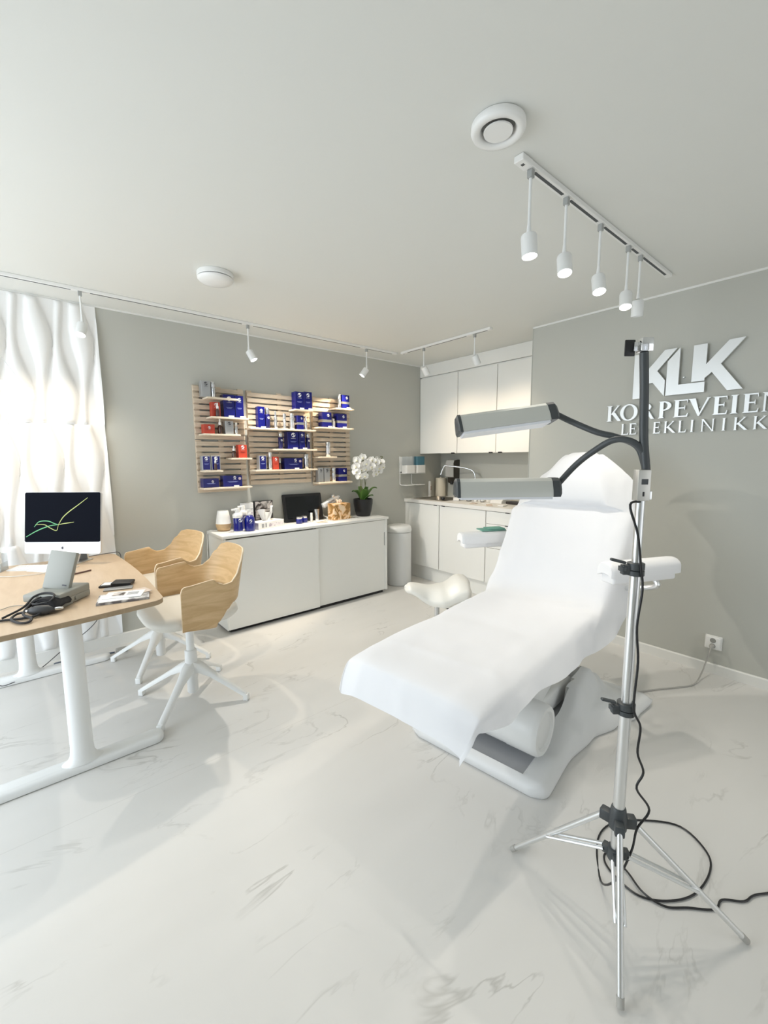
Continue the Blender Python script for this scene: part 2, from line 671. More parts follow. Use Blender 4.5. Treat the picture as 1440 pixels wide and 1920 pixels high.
seams = [2.46 - 0.012, 1.643, 0.838, 0.086]
px_edges = [0.478, -0.10, -0.68, -1.26]
names = {(0, 0): 'topmost white wavy relief wall panel beside the grey wall edge',
         (0, 1): 'white wavy relief wall panel directly behind the desktop computer, middle row at grey wall edge',
         (0, 2): 'lowest white wavy relief wall panel below desk height, next to the grey wall'}
for ci in range(3):
    for ri in range(3):
        o = relief(px_edges[ci + 1], px_edges[ci], seams[ri + 1], seams[ri], 'relief_panel')
        place = ['beside the grey wall edge', 'at the left picture edge', 'left of the frame, nearest the window'][ci]
        row = ['top row', 'middle row', 'bottom row'][ri]
        tag(o, 'white wavy sculpted wall panel, %s, %s' % (row, place), 'wall panel', 'wavy relief wall panels')


# ------------------------------------------------------------------ treatment chair
TH = math.radians(7.8)
TC = (2.2, 1.235, 0)
tc = thing('treatment_chair', 'large white electric treatment chair on grey moulded base, mostly under a white sheet', 'treatment chair', TC, TH)


def halfw(u):
    return interp([(-0.76, 0.355), (-0.45, 0.345), (-0.2, 0.375), (0.0, 0.44), (0.16, 0.50), (0.34, 0.525)], u)


rows = []
nu, ns = 60, 44
u0, u1 = -0.76, 0.36
for i in range(nu + 1):
    u = u0 + (u1 - u0) * i / nu
    row = []
    for j in range(ns + 1):
        s = -1 + 2 * j / ns
        ss = math.copysign(abs(s) ** 0.8, s)
        w = halfw(u)
        v = ss * w
        # rounded plan corners
        du = min(u - u0, u1 - u)
        uu = u
        h = 0.064
        cheek = interp([(-0.5, 0), (-0.30, 0.10), (-0.12, 0.30), (0.02, 0.36), (0.10, 0.26), (0.30, 0.02), (0.36, 0)], u)
        av = abs(v)
        prof = interp([(0.0, 0.9), (0.22, 1), (0.27, 1), (0.35, 0.42), (0.45, 0.08), (0.5, 0)], av)
        hh = h + cheek * 0.55 * prof
        if av < 0.218 and u < 0.06 and u > -0.52:
            hh = min(hh, 0.062)
        if -0.71 < u < -0.50 and av < 0.24:
            hh = 0.046
        edge = min(1 - abs(s), 1) * 8
        e2 = min(1.0, min(edge, du / 0.03))
        hh = 0.034 + (hh - 0.034) * math.sin(min(1, e2) * PI / 2)
        row.append((uu, v, hh))
    rows.append(row)


def roundc(p):
    # pull front corners in
    u, v, z = p
    r = 0.06
    if u < u0 + r:
        w = halfw(u)
        d = r - (u - u0)
        lim = w - r + math.sqrt(max(0, r * r - d * d))
        v = v * lim / w
    return (u, v, z)


rows = [[roundc(p) for p in r] for r in rows]
b = MB()
b.grid(rows)
# side skirt down to the floor
loop = [r[0] for r in rows] + rows[-1][1:] + [r[-1] for r in reversed(rows[:-1])] + list(reversed(rows[0][1:-1]))
ins = [(-0.2 + (p[0] + 0.2) * 0.985, p[1] * 0.98, 0.002) for p in loop]
mid = [(p[0], p[1], 0.018) for p in loop]
b.rings([loop, mid, ins], True, False, True)
bmesh.ops.remove_doubles(b.bm, verts=b.bm.verts[:], dist=0.0004)
b.build('base', BASEP, tc, angle=50)
b = MB(); b.box(-0.708, -0.505, -0.235, 0.235, 0.044, 0.0475); b.build('recess_mat', RECESS, tc, smooth=False)
# hinge drum
b = MB()
prof = [(0.0, -0.272), (0.072, -0.272), (0.078, -0.268), (0.086, -0.280), (0.104, -0.280), (0.112, -0.270), (0.114, -0.255), (0.114, -0.135), (0.112, -0.132), (0.112, 0.132), (0.114, 0.135), (0.114, 0.255), (0.104, 0.28), (0.0, 0.28)]
b.lathe([(max(r, 0.0005), h) for r, h in prof], 40, (-0.585, 0, 0.205), 'y')
b.build('hinge_drum', BASEC, tc, angle=40)


def beam(b, p0, p1, w, t, bev=0.02):
    p0, p1 = Vector(p0), Vector(p1)
    d = p1 - p0
    L = d.length
    q = d.to_track_quat('X', 'Z').to_matrix().to_4x4()
    q.translation = p0
    b.box(0, L, -w / 2, w / 2, -t / 2, t / 2, bev, 3, M=q)


b = MB(); beam(b, (-0.56, 0, 0.25), (-0.02, 0, 0.43), 0.40, 0.13); b.build('upper_lift_arm', BASEC, tc)
b = MB(); beam(b, (-0.585, 0, 0.19), (0.02, 0, 0.135), 0.38, 0.11); b.build('lower_lift_arm', BASEC, tc)
b = MB(); b.box(-0.62, 0.05, -0.2, 0.2, 0.42, 0.492, 0.012); b.build('seat_frame', BASEC, tc)


def cushion(name, M, lx, ly, lz, r=0.035, sub=0):
    b = MB()
    b.box(-lx / 2, lx / 2, -ly / 2, ly / 2, -lz / 2, lz / 2, r, 4, M=M)
    return b.build(name, VINYL, tc, angle=60)


def TM(x, y, z, ry=0, rx=0, rz=0):
    return Matrix.Translation((x, y, z)) @ Matrix.Rotation(rz, 4, 'Z') @ Matrix.Rotation(ry, 4, 'Y') @ Matrix.Rotation(rx, 4, 'X')


cushion('leg_rest', TM(-0.895, 0, 0.543), 0.58, 0.585, 0.09)
cushion('seat', TM(-0.305, 0, 0.543), 0.59, 0.60, 0.10)
AB = math.atan2(0.82, 0.66)      # slope of the back
bd = Vector((math.cos(AB), 0, math.sin(AB)))
bn = Vector((-math.sin(AB), 0, math.cos(AB)))
cc = Vector((0.0, 0, 0.60)) + bd * 0.34 - bn * 0.065
cushion('backrest', TM(cc.x, 0, cc.z, -AB), 0.60, 0.62, 0.11)
cc = Vector((0.0, 0, 0.60)) + bd * 0.84 - bn * 0.055
cushion('headrest', TM(cc.x, 0, cc.z, -AB), 0.32, 0.30, 0.12)
b = MB()
cc0 = Vector((0.0, 0, 0.60)) + bd * 0.10 - bn * 0.15
cc1 = Vector((0.0, 0, 0.60)) + bd * 0.72 - bn * 0.15
beam(b, cc0, cc1, 0.30, 0.05, 0.01)
b.build('back_frame', BASEC, tc)
b = MB(); beam(b, (0.0, 0, 0.46), tuple(cc0), 0.24, 0.05, 0.01); b.build('back_hinge', BASEC, tc)


def armrest(name_i, p0, p1, z, hinge):
    """p0,p1: near and far end of the pad in chair coordinates"""
    p0, p1 = Vector(p0), Vector(p1)
    d = (p1 - p0)
    L = d.length
    rz = math.atan2(d.y, d.x)
    M = Matrix.Translation((p0.x, p0.y, z)) @ Matrix.Rotation(rz, 4, 'Z')
    b = MB()
    out = []
    w, hgt = 0.052, 0.050
    for i in range(17):
        a = PI * i / 16
        out.append((w * math.cos(a) * (1 + 0.0 * math.sin(a)), 0.012 + hgt * math.sin(a) ** 0.75))
    out = [(w, -0.012)] + out + [(-w, -0.012)]
    out += [(-w * 0.5, 0.002), (0, 0.006), (w * 0.5, 0.002)]
    rings = []
    for t, s in ((0, 0.86), (0.008, 0.96), (0.02, 1.0), (L - 0.03, 1.0), (L - 0.01, 0.95), (L, 0.8)):
        rings.append([M @ Vector((t, y * s, 0.02 + (zz - 0.02) * s)) for y, zz in out])
    b.rings(rings)
    pad = b.build('armrest_pad', VINYL, tc, angle=50)
    b = MB()
    b.box(0.018, L - 0.03, -0.043, 0.043, -0.045, 0.004, 0.012, 3, M=M)
    b.build('armrest_tray', VINYL, pad)
    b = MB()
    q = M @ Vector((L * 0.72, 0, -0.04))
    b.tube(spl([q, Vector((q.x, q.y, q.z - 0.05)), Vector(hinge)], 6), 0.014, 10)
    b.build('armrest_bracket', ALU, pad)


# ends measured in the room, brought into chair coordinates
def loc2(x, y):
    dx, dy = x - TC[0], y - TC[1]
    return (dx * math.cos(TH) + dy * math.sin(TH), -dx * math.sin(TH) + dy * math.cos(TH), 0)


armrest(0, loc2(2.105, 0.855), loc2(2.50, 0.680), 0.835, (0.25, -0.28, 0.66))
armrest(1, loc2(2.235, 1.860), loc2(2.64, 1.650), 0.835, (0.25, 0.28, 0.66))

# ------------------------------------------------------------------ the white sheet over the chair
# cross sections: centre (u,z), half widths left/right, bulge, drop vectors
# each: (u, z, vL, vR, (duL, vLo, zL), (duR, vRo, zR))
S = [
    (-1.262, 0.47, 0.285, -0.255, (0.0, 0.290, 0.472), (-0.01, -0.262, 0.432)),
    (-1.250, 0.52, 0.290, -0.275, (0.0, 0.294, 0.515), (-0.005, -0.285, 0.480)),
    (-1.225, 0.575, 0.290, -0.290, (0.0, 0.298, 0.565), (0.0, -0.300, 0.530)),
    (-1.195, 0.598, 0.292, -0.296, (0.0, 0.302, 0.575), (0.0, -0.315, 0.530)),
    (-1.10, 0.606, 0.296, -0.298, (0, 0.322, 0.545), (0.02, -0.325, 0.503)),
    (-1.00, 0.606, 0.298, -0.298, (0, 0.328, 0.535), (0.02, -0.332, 0.528)),
    (-0.86, 0.607, 0.302, -0.300, (0, 0.330, 0.530), (0.0, -0.338, 0.534)),
    (-0.70, 0.604, 0.300, -0.304, (0, 0.330, 0.52), (0.0, -0.352, 0.512)),
    (-0.50, 0.606, 0.298, -0.310, (0, 0.325, 0.50), (0.0, -0.358, 0.496)),
    (-0.30, 0.609, 0.298, -0.316, (0, 0.322, 0.50), (0.0, -0.360, 0.478)),
    (-0.14, 0.608, 0.302, -0.322, (0, 0.326, 0.50), (0.03, -0.362, 0.446)),
    (-0.04, 0.612, 0.304, -0.330, (0, 0.33, 0.54), (0.10, -0.372, 0.455)),
    (0.02, 0.650, 0.306, -0.335, (0.02, 0.335, 0.62), (0.14, -0.395, 0.52)),
    (0.09, 0.740, 0.315, -0.340, (0.03, 0.345, 0.71), (0.13, -0.408, 0.60)),
    (0.165, 0.835, 0.322, -0.344, (0.04, 0.352, 0.80), (0.10, -0.408, 0.72)),
    (0.245, 0.935, 0.330, -0.346, (0.05, 0.358, 0.90), (0.09, -0.406, 0.86)),
    (0.310, 1.015, 0.336, -0.344, (0.06, 0.366, 0.985), (0.09, -0.404, 0.965)),
    (0.355, 1.068, 0.348, -0.338, (0.05, 0.378, 1.050), (0.085, -0.400, 1.04)),
    (0.385, 1.096, 0.325, -0.320, (0.07, 0.366, 1.085), (0.085, -0.396, 1.09)),
    (0.358, 1.128, 0.240, -0.250, (0.14, 0.340, 1.135), (0.145, -0.388, 1.145)),
    (0.372, 1.185, 0.205, -0.215, (0.16, 0.300, 1.190), (0.16, -0.362, 1.195)),
    (0.410, 1.255, 0.175, -0.185, (0.15, 0.245, 1.260), (0.14, -0.300, 1.262)),
    (0.465, 1.325, 0.145, -0.150, (0.11, 0.190, 1.328), (0.10, -0.232, 1.325)),
    (0.535, 1.385, 0.115, -0.110, (0.06, 0.140, 1.386), (0.06, -0.165, 1.380)),
    (0.610, 1.420, 0.095, -0.085, (0.02, 0.108, 1.412), (0.02, -0.112, 1.412)),
    (0.690, 1.420, 0.095, -0.085, (0.0, 0.108, 1.400), (0.0, -0.105, 1.400)),
    (0.745, 1.370, 0.105, -0.100, (0.0, 0.125, 1.34), (0.0, -0.120, 1.34)),
    (0.770, 1.300, 0.120, -0.120, (0.0, 0.14, 1.27), (0.0, -0.135, 1.27)),
]


def sheet_row(sec, idx):
    u, z, vL, vR, L, R = sec
    pts = []
    # right (negative v) outer edge .. right shoulder .. centre .. left
    oR = Vector((u + R[0], R[1], R[2]))
    sR = Vector((u, vR, z - 0.012))
    oL = Vector((u + L[0], L[1], L[2]))
    sL = Vector((u, vL, z - 0.012))
    pts.append(oR)
    pts.append(oR.lerp(sR, 0.5) + Vector((0, -0.004, 0.0)))
    pts.append(sR)
    for k in (0.12, 0.3, 0.5, 0.7, 0.88):
        v = vR + (vL - vR) * k
        pts.append(Vector((u, v, z + 0.006 * math.sin(k * PI))))
    pts.append(sL)
    pts.append(oL.lerp(sL, 0.5) + Vector((0, 0.004, 0.0)))
    pts.append(oL)
    return pts


base_rows = [sheet_row(s, i) for i, s in enumerate(S)]
# spline resample in both directions
cols = list(zip(*base_rows))
cols = [spl(c, 6) for c in cols]
rws = list(zip(*cols))
rws = [spl(r, 7) for r in rws]
out_rows = []
NR, NC = len(rws), len(rws[0])


def crease(p, a, c, w):
    """1 on the segment a-c falling off sharply: a pinched fold line"""
    a, c = Vector(a), Vector(c)
    d = c - a
    t_ = max(0, min(1, (p - a).dot(d) / d.length_squared))
    q = (p - (a + d * t_)).length / w
    return math.exp(-q * 1.8) * math.sin(PI * (0.08 + 0.84 * t_))


FOLDS = [((0.60, -0.04, 1.41), (0.34, -0.18, 1.00), 0.030, 0.018), ((0.60, -0.07, 1.40), (0.45, -0.26, 1.12), 0.030, 0.020), ((0.58, 0.05, 1.40), (0.42, 0.22, 1.15), 0.030, 0.016),
         ((0.36, -0.20, 1.06), (0.10, -0.26, 0.74), 0.03, 0.014), ((0.0, -0.28, 0.62), (-0.12, -0.05, 0.61), 0.035, 0.012), ((0.02, -0.33, 0.63), (-0.2, -0.34, 0.52), 0.03, 0.016),
         ((-0.35, -0.30, 0.60), (-0.55, -0.35, 0.49), 0.03, 0.018), ((-0.70, -0.18, 0.61), (-0.80, -0.33, 0.53), 0.03, 0.018), ((-0.55, 0.30, 0.61), (-0.55, -0.30, 0.61), 0.05, -0.010),
         ((-1.0, 0.26, 0.61), (-0.98, -0.28, 0.61), 0.045, 0.010), ((-1.15, -0.20, 0.61), (-1.26, -0.25, 0.44), 0.03, 0.022), ((-1.19, 0.02, 0.60), (-1.26, -0.03, 0.47), 0.03, 0.014),
         ((-1.19, 0.20, 0.60), (-1.26, 0.22, 0.48), 0.03, 0.012), ((-0.95, -0.22, 0.61), (-1.14, -0.31, 0.52), 0.03, 0.016)]
for i, r in enumerate(rws):
    row = []
    for j, p in enumerate(r):
        tj = j / (NC - 1)
        edge = max(0, (0.24 - tj) / 0.24, (tj - 0.76) / 0.24)
        n1 = noise.noise(Vector((p.x * 3.1, p.y * 4.2, p.z * 3)))
        n2 = 1 - abs(noise.noise(Vector((p.x * 6 + 5, p.y * 9, p.z * 5)))) * 2.2
        off = n1 * (0.006 + 0.012 * edge) + n2 * (0.003 + 0.009 * edge)
        for a, c, w, h in FOLDS:
            off += h * crease(p, a, c, w)
        nrm = Vector((-0.45, 0, 0.9)) if p.x > -1.15 else Vector((-0.9, 0, 0.35))
        side = Vector((0, math.copysign(1, p.y), 0)) * edge
        row.append(p + (nrm * (1 - 0.5 * edge) + side) * off)
    out_rows.append(row)
sh = thing('treatment_sheet', 'thin white disposable sheet draped over the treatment chair from headrest to foot end', 'sheet', TC, TH)
b = MB()
b.norecalc = True
b.grid([[tuple(p) for p in r] for r in out_rows])
b.build('sheet_cloth', SHEET, sh, angle=180)

# towel and instrument on the far armrest
t = thing('folded_towel', 'folded teal towel lying on the far armrest of the treatment chair', 'towel', (2.50, 1.755, 0.899), math.radians(-27))
b = MB(); b.box(-0.13, 0.05, -0.05, 0.045, 0, 0.008, 0.003); b.box(-0.08, 0.045, -0.045, 0.04, 0.008, 0.016, 0.003)
b.build('towel_cloth', TEAL, t)

# ------------------------------------------------------------------ stool behind the chair
st = thing('saddle_stool', 'cream saddle-seat stool on chrome column behind the treatment chair', 'stool', (2.09, 1.93, 0), math.radians(-40))
rows = []
nu, nv = 36, 22
for i in range(nu + 1):
    a = -1 + 2 * i / nu
    row = []
    w0 = interp([(-1, 0.075), (-0.4, 0.105), (0.2, 0.165), (0.8, 0.185), (1, 0.175)], a)
    endr = math.sqrt(max(0.0, 1 - max(0, (abs(a) - 0.80) / 0.20) ** 2.2)) * 0.85 + 0.15 if abs(a) > 0.80 else 1
    topz = interp([(-1, 0.542), (-0.85, 0.556), (-0.2, 0.538), (0.15, 0.546), (0.70, 0.604), (0.9, 0.598), (1, 0.575)], a)
    for j in range(nv + 1):
        c = -1 + 2 * j / nv
        w = w0 * endr
        x = a * 0.215
        z = topz - interp([(-1, 0.020), (-0.2, 0.065), (0.6, 0.060), (1, 0.035)], a) * abs(c) ** 2.4
        row.append((x, c * w, z))
    rows.append(row)
b = MB()
b.grid(rows)
lp = [r[0] for r in rows] + rows[-1][1:] + [r[-1] for r in reversed(rows[:-1])] + list(reversed(rows[0][1:-1]))
def und(p, k, sx, drop):
    t_ = interp([(-0.215, 0.35), (-0.05, 0.55), (0.215, 1.0)], p[0])
    return (p[0] * sx, p[1] * sx, p[2] - drop * t_)
l2 = [und(p, 0, 1.03, 0.014) for p in lp]
l3 = [und(p, 0, 1.02, 0.055) for p in lp]
l4 = [und(p, 0, 0.96, 0.078) for p in lp]
l5 = [(x * 0.5, y * 0.5, 0.448) for x, y, z in lp]
b.rings([lp, l2, l3, l4, l5], True, False, True)
bmesh.ops.remove_doubles(b.bm, verts=b.bm.verts[:], dist=0.0005)
b.build('saddle_seat', CREAM, st, angle=70)
b = MB(); b.lathe([(0.022, 0.10), (0.022, 0.29), (0.026, 0.291), (0.026, 0.30), (0.019, 0.301), (0.019, 0.44)], 20); b.lathe([(0.06, 0.425), (0.07, 0.44), (0.07, 0.452)], 20)
b.build('gas_column', CHROME, st)
b = MB(); b.tube([(0.03, 0.0, 0.40), (0.10, -0.10, 0.385), (0.12, -0.125, 0.38)], 0.006, 8); b.build('height_lever', BLACK, st)
for k in range(5):
    a = 2 * PI * k / 5 + 0.3
    d = Vector((math.cos(a), math.sin(a), 0))
    b = MB(); b.tube([d * 0.01 + Vector((0, 0, 0.11)), d * 0.25 + Vector((0, 0, 0.075))], [0.022, 0.013], 10)
    lg = b.build('leg', CHROME, st)
    b = MB()
    n = Vector((-d.y, d.x, 0))
    c0 = d * 0.25 + Vector((0, 0, 0.027))
    for s in (-1, 1):
        q = n.to_track_quat('Z', 'Y').to_matrix().to_4x4()
        q.translation = c0 + n * s * 0.012
        b.lathe([(0.006, -0.008), (0.026, -0.008), (0.026, 0.008), (0.006, 0.008)], 16, M=q)
    b.box(c0.x - 0.008, c0.x + 0.008, c0.y - 0.008, c0.y + 0.008, 0.027, 0.075)
    b.build('caster', BLACK, lg)

# ------------------------------------------------------------------ lash lamp on tripod
lt = thing('lamp_stand', 'tall aluminium tripod lamp with two white light bars on grey goosenecks', 'floor lamp', (1.238, 0.423, 0))
PX, PY = 1.238, 0.423


def L3(x, y, z):
    return Vector((x - PX, y - PY, z))


b = MB(); b.lathe([(0.0155, 0.20), (0.0155, 0.70)], 20); b.build('lower_pole', ALU, lt)
b = MB(); b.lathe([(0.0135, 0.70), (0.0135, 1.10)], 20); b.build('middle_pole', ALU, lt)
b = MB(); b.lathe([(0.0112, 1.10), (0.0112, 1.285)], 20); b.build('upper_pole', ALU, lt)
vl = Vector((-0.766, 0.643, 0))     # away from pole, to the left


def clamp(z, r, knob=True):
    b = MB()
    b.lathe([(r + 0.002, z - 0.018), (r + 0.008, z - 0.016), (r + 0.008, z - 0.003), (r + 0.004, z - 0.002), (r + 0.008, z), (r + 0.008, z + 0.017), (r + 0.002, z + 0.019)], 20)
    M = Matrix.Translation((0, 0, z)) @ Matrix.Rotation(math.atan2(vl.y, vl.x), 4, 'Z')
    b.box(r + 0.002, r + 0.024, -0.009, 0.009, -0.014, 0.012, 0.002, M=M)
    o = b.build('clamp', DGREY, lt)
    b = MB()
    b.box(r + 0.018, r + 0.060, -0.006, 0.006, 0.006, 0.014, 0.003, M=M @ Matrix.Rotation(-0.25, 4, 'Y'))
    b.box(r + 0.016, r + 0.028, -0.012, 0.012, -0.006, 0.008, 0.002, M=M)
    b.build('clamp_lever', DGREY, o)


clamp(1.10, 0.0135)
clamp(0.70, 0.0155)
b = MB()
b.lathe([(0.018, 0.325), (0.024, 0.33), (0.024, 0.365), (0.020, 0.39), (0.018, 0.395)], 20)
FEET = [Vector((1.048, 0.322, 0)), Vector((1.225, 0.755, 0)), Vector((1.486, 0.148, 0))]
# the far leg's and side legs' directions
for F in FEET:
    d = (F - Vector((PX, PY, 0))).normalized()
    M = Matrix.Rotation(math.atan2(d.y, d.x), 4, 'Z')
    b.box(0.015, 0.048, -0.013, 0.013, 0.335, 0.368, 0.004, M=M)
b.build('tripod_hub', DGREY, lt)
b = MB()
b.lathe([(0.017, 0.225), (0.022, 0.228), (0.022, 0.262), (0.017, 0.265)], 20)
for F in FEET:
    d = (F - Vector((PX, PY, 0))).normalized()
    M = Matrix.Rotation(math.atan2(d.y, d.x), 4, 'Z')
    b.box(0.015, 0.036, -0.011, 0.011, 0.232, 0.258, 0.003, M=M)
b.build('tripod_collar', DGREY, lt)
for F in FEET:
    f = L3(F.x, F.y, 0.009)
    d = Vector((f.x, f.y, 0)).normalized()
    top = d * 0.038 + Vector((0, 0, 0.352))
    b = MB(); b.tube([top, f], 0.0085, 12)
    lg = b.build('leg', ALU, lt)
    b = MB(); e = (f - top).normalized(); b.tube([f - e * 0.022, f + e * 0.001], [0.0098, 0.0092], 12); b.build('rubber_foot', CORDG, lg)
    mid = top.lerp(f, 0.56)
    n = Vector((-d.y, d.x, 0))
    b = MB()
    for s in (-1, 1):
        b.tube([d * 0.030 + Vector((0, 0, 0.245)) + n * s * 0.011, mid + n * s * 0.011], 0.0052, 8)
    b.build('brace', ALU, lt)
# control box
b = MB()
Rz = Matrix.Rotation(math.atan2(-0.766, -0.643) + PI / 2, 4, 'Z')
b.box(-0.0165, 0.0165, -0.013, 0.013, 1.285, 1.366, 0.002, M=Rz)
cb = b.build('control_box', mat('nickel_box', (0.60, 0.59, 0.55), 0.35, 0.6), lt)
b = MB(); b.box(-0.008, 0.009, -0.0142, -0.0125, 1.328, 1.342, 0.0005, 1, M=Rz); b.build('rocker_switch', DGREY, cb)
b = MB(); b.box(-0.003, 0.001, -0.0142, -0.0125, 1.297, 1.309, M=Rz); b.build('slot', BLACK, cb)
b = MB(); b.box(0.0165, 0.027, -0.005, 0.005, 1.287, 1.310, 0.002, M=Rz); b.build('side_tab', ALU, cb)
b = MB()
b.tube(spl([L3(1.244, 0.417, 1.365), L3(1.236, 0.425, 1.45), L3(1.231, 0.429, 1.56), L3(1.225, 0.434, 1.66)], 8), 0.0105, 12)
b.build('centre_gooseneck', DGREY, lt)
b = MB()
c = L3(1.225, 0.434, 1.675)
Mx = Matrix.Translation(c) @ Rz
b.box(-0.014, 0.016, -0.014, 0.014, -0.014, 0.020, 0.003, M=Mx)
b.box(-0.028, -0.014, -0.005, 0.005, -0.012, 0.010, 0.001, M=Mx)
br = b.build('top_bracket', CHROME, lt)
b = MB(); b.box(-0.046, -0.020, 0.004, 0.009, -0.022, 0.018, 0.002, M=Mx); b.build('bracket_plate', BLACK, br)
LA0, LA1 = L3(0.967, 0.820, 1.491), L3(1.166, 0.653, 1.525)
LB0, LB1 = L3(0.966, 0.821, 1.312), L3(1.180, 0.640, 1.314)


def lightbar(a, c, tilt):
    d = (c - a).normalized()
    up = Vector((0, 0, 1))
    side = d.cross(up).normalized()
    up = side.cross(d).normalized()
    q = Quaternion(d, tilt)
    up = q @ up; side = q @ side
    L = (c - a).length
    # channel profile (side, up): shallow half-shell with flat faces
    prof = [(-0.036, -0.022), (-0.036, -0.026), (0.036, -0.026), (0.036, -0.022), (0.034, -0.008), (0.024, 0.018), (0.014, 0.026), (-0.014, 0.026), (-0.024, 0.018), (-0.034, -0.008)]
    def ring(t, s=1.0):
        return [a + d * t + side * x * s + up * (y if s == 1 else y * s) for x, y in prof]
    b = MB(); b.rings([ring(0.008), ring(L - 0.008)]); body = b.build('lamp_bar', mat('bar_aluminium', (0.62, 0.63, 0.59), 0.38, 0.35), lt, angle=20)
    b = MB()
    b.rings([[a + d * t + side * x + up * y for x, y in ((-0.034, -0.033), (0.034, -0.033), (0.034, -0.0262), (-0.034, -0.0262))] for t in (0.010, L - 0.010)])
    b.build('diffuser', mat('opal_diffuser', (0.82, 0.84, 0.88), 0.3), body, smooth=False)
    for t0, t1, tp in ((-0.004, 0.008, -1), (L - 0.008, L + 0.020, 1)):
        b = MB()
        rs = []
        for t, s in ((t0, 0.80 if tp < 0 else 1.03), (t0 + 0.004, 1.03), (t1 - 0.008, 1.03), (t1, 1.03 if tp < 0 else 0.72)):
            rs.append(ring(t, s))
        b.rings(rs)
        b.build('end_cap', DGREY, body, angle=30)


lightbar(LA0, LA1, -0.15)
lightbar(LB0, LB1, 0.0)
b = MB()
b.tube(spl([LA1 + Vector((0.012, -0.01, 0.0)), L3(1.207, 0.605, 1.500), L3(1.222, 0.540, 1.468), L3(1.235, 0.490, 1.452), L3(1.243, 0.440, 1.425), L3(1.244, 0.417, 1.365)], 8), 0.0085, 12)
b.build('gooseneck', DGREY, lt)
b = MB()
b.tube(spl([LB1 + Vector((0.012, -0.010, 0.006)), L3(1.212, 0.590, 1.375), L3(1.212, 0.545, 1.412), L3(1.213, 0.490, 1.444), L3(1.222, 0.446, 1.438), L3(1.240, 0.421, 1.405), L3(1.243, 0.418, 1.365)], 8), 0.0085, 12)
b.build('gooseneck', DGREY, lt)
# power lead of the lamp: down the pole, looped on the floor and away to the right
b = MB()
lead = [(1.238, 0.415, 1.283), (1.205, 0.435, 1.275), (1.212, 0.415, 1.20), (1.222, 0.405, 1.11), (1.226, 0.399, 1.05), (1.215, 0.402, 0.95), (1.226, 0.397, 0.85), (1.222, 0.398, 0.72),
        (1.243, 0.385, 0.66), (1.246, 0.388, 0.58), (1.262, 0.375, 0.52), (1.250, 0.385, 0.47), (1.285, 0.360, 0.40), (1.262, 0.380, 0.34), (1.262, 0.39, 0.26), (1.28, 0.43, 0.12), (1.35, 0.50, 0.006),
        (1.50, 0.575, 0.005), (1.62, 0.57, 0.005), (1.72, 0.50, 0.005), (1.796, 0.398, 0.005), (1.744, 0.303, 0.005), (1.656, 0.275, 0.005), (1.531, 0.288, 0.005), (1.443, 0.337, 0.005), (1.395, 0.40, 0.005),
        (1.402, 0.47, 0.005), (1.43, 0.52, 0.005), (1.47, 0.53, 0.005), (1.45, 0.46, 0.009), (1.412, 0.395, 0.009), (1.42, 0.335, 0.005), (1.47, 0.287, 0.005), (1.527, 0.232, 0.005), (1.58, 0.225, 0.005), (1.627, 0.179, 0.005), (1.68, 0.16, 0.005), (1.78, 0.10, 0.005), (2.1, -0.05, 0.005), (2.6, -0.2, 0.005)]
b.tube(spl(lead, 6), 0.0032, 8)
tag(b.build('power_lead', BLACK), 'black cable hanging down the lamp stand and looping over the floor to the right', 'cable')

# ------------------------------------------------------------------ socket and chair cable
so = thing('wall_socket', 'white double socket outlet low on the right grey wall', 'socket', (XB, 0.648, 0.207))
b = MB(); b.box(-0.012, 0, -0.045, 0.045, -0.045, 0.045, 0.004, 3); b.box(-0.026, -0.011, -0.040, 0.040, -0.040, 0.040, 0.006, 3)
b.build('cover_plate', WHITE, so)
for z in (0.018, -0.018):
    b = MB(); b.lathe([(0.016, -0.0275), (0.016, -0.0262), (0.0135, -0.0262), (0.0135, -0.0268)], 24, (0, 0, z), 'x')
    b.lathe([(0.0022, -0.0272), (0.0022, -0.0262)], 8, (0, 0.007, z), 'x'); b.lathe([(0.0022, -0.0272), (0.0022, -0.0262)], 8, (0, -0.007, z), 'x')
    b.build('outlet', mat('socket_shadow_plastic', (0.30, 0.30, 0.28), 0.5), so)
cp = thing('chair_power_cable', 'grey mains cable from the wall socket to the treatment chair base', 'cable', (XB - 0.028, 0.648, 0.189))
b = MB(); b.lathe([(0.013, 0.0), (0.015, -0.012), (0.009, -0.030), (0.0, -0.034)], 16, (0, 0, 0), 'x'); b.build('plug', CORDG, cp)
b = MB()
o = Vector((XB - 0.028, 0.648, 0.189))
b.tube(spl([Vector(p) - o for p in ((3.27, 0.648, 0.186), (3.262, 0.650, 0.165), (3.235, 0.660, 0.10), (3.17, 0.665, 0.04), (3.05, 0.672, 0.007), (2.93, 0.73, 0.006), (2.84, 0.785, 0.006), (2.73, 0.845, 0.006), (2.66, 0.885, 0.006), (2.615, 0.90, 0.006))], 8), 0.0042, 8)
b.build('cord', CORDG, cp)

# ------------------------------------------------------------------ wall sign
sg = thing('wall_sign', 'raised silver lettering with three big letters over two text lines, right grey wall', 'sign', (XB, 0.9, 1.55))


def signpoly(b, polys):
    for pl in polys:
        b.prism([(y - 0.9, z - 1.55) for y, z in pl], -0.030, -0.016, 'yz')
        # standoff block behind
        cy = sum(p[0] for p in pl) / len(pl) - 0.9
        cz = sum(p[1] for p in pl) / len(pl) - 1.55
        b.box(-0.016, 0.0, cy - 0.004, cy + 0.004, cz - 0.004, cz + 0.004)


def polyobj(name, polys):
    b = MB(); signpoly(b, polys); return b.build(name, SIGN, sg, smooth=False)


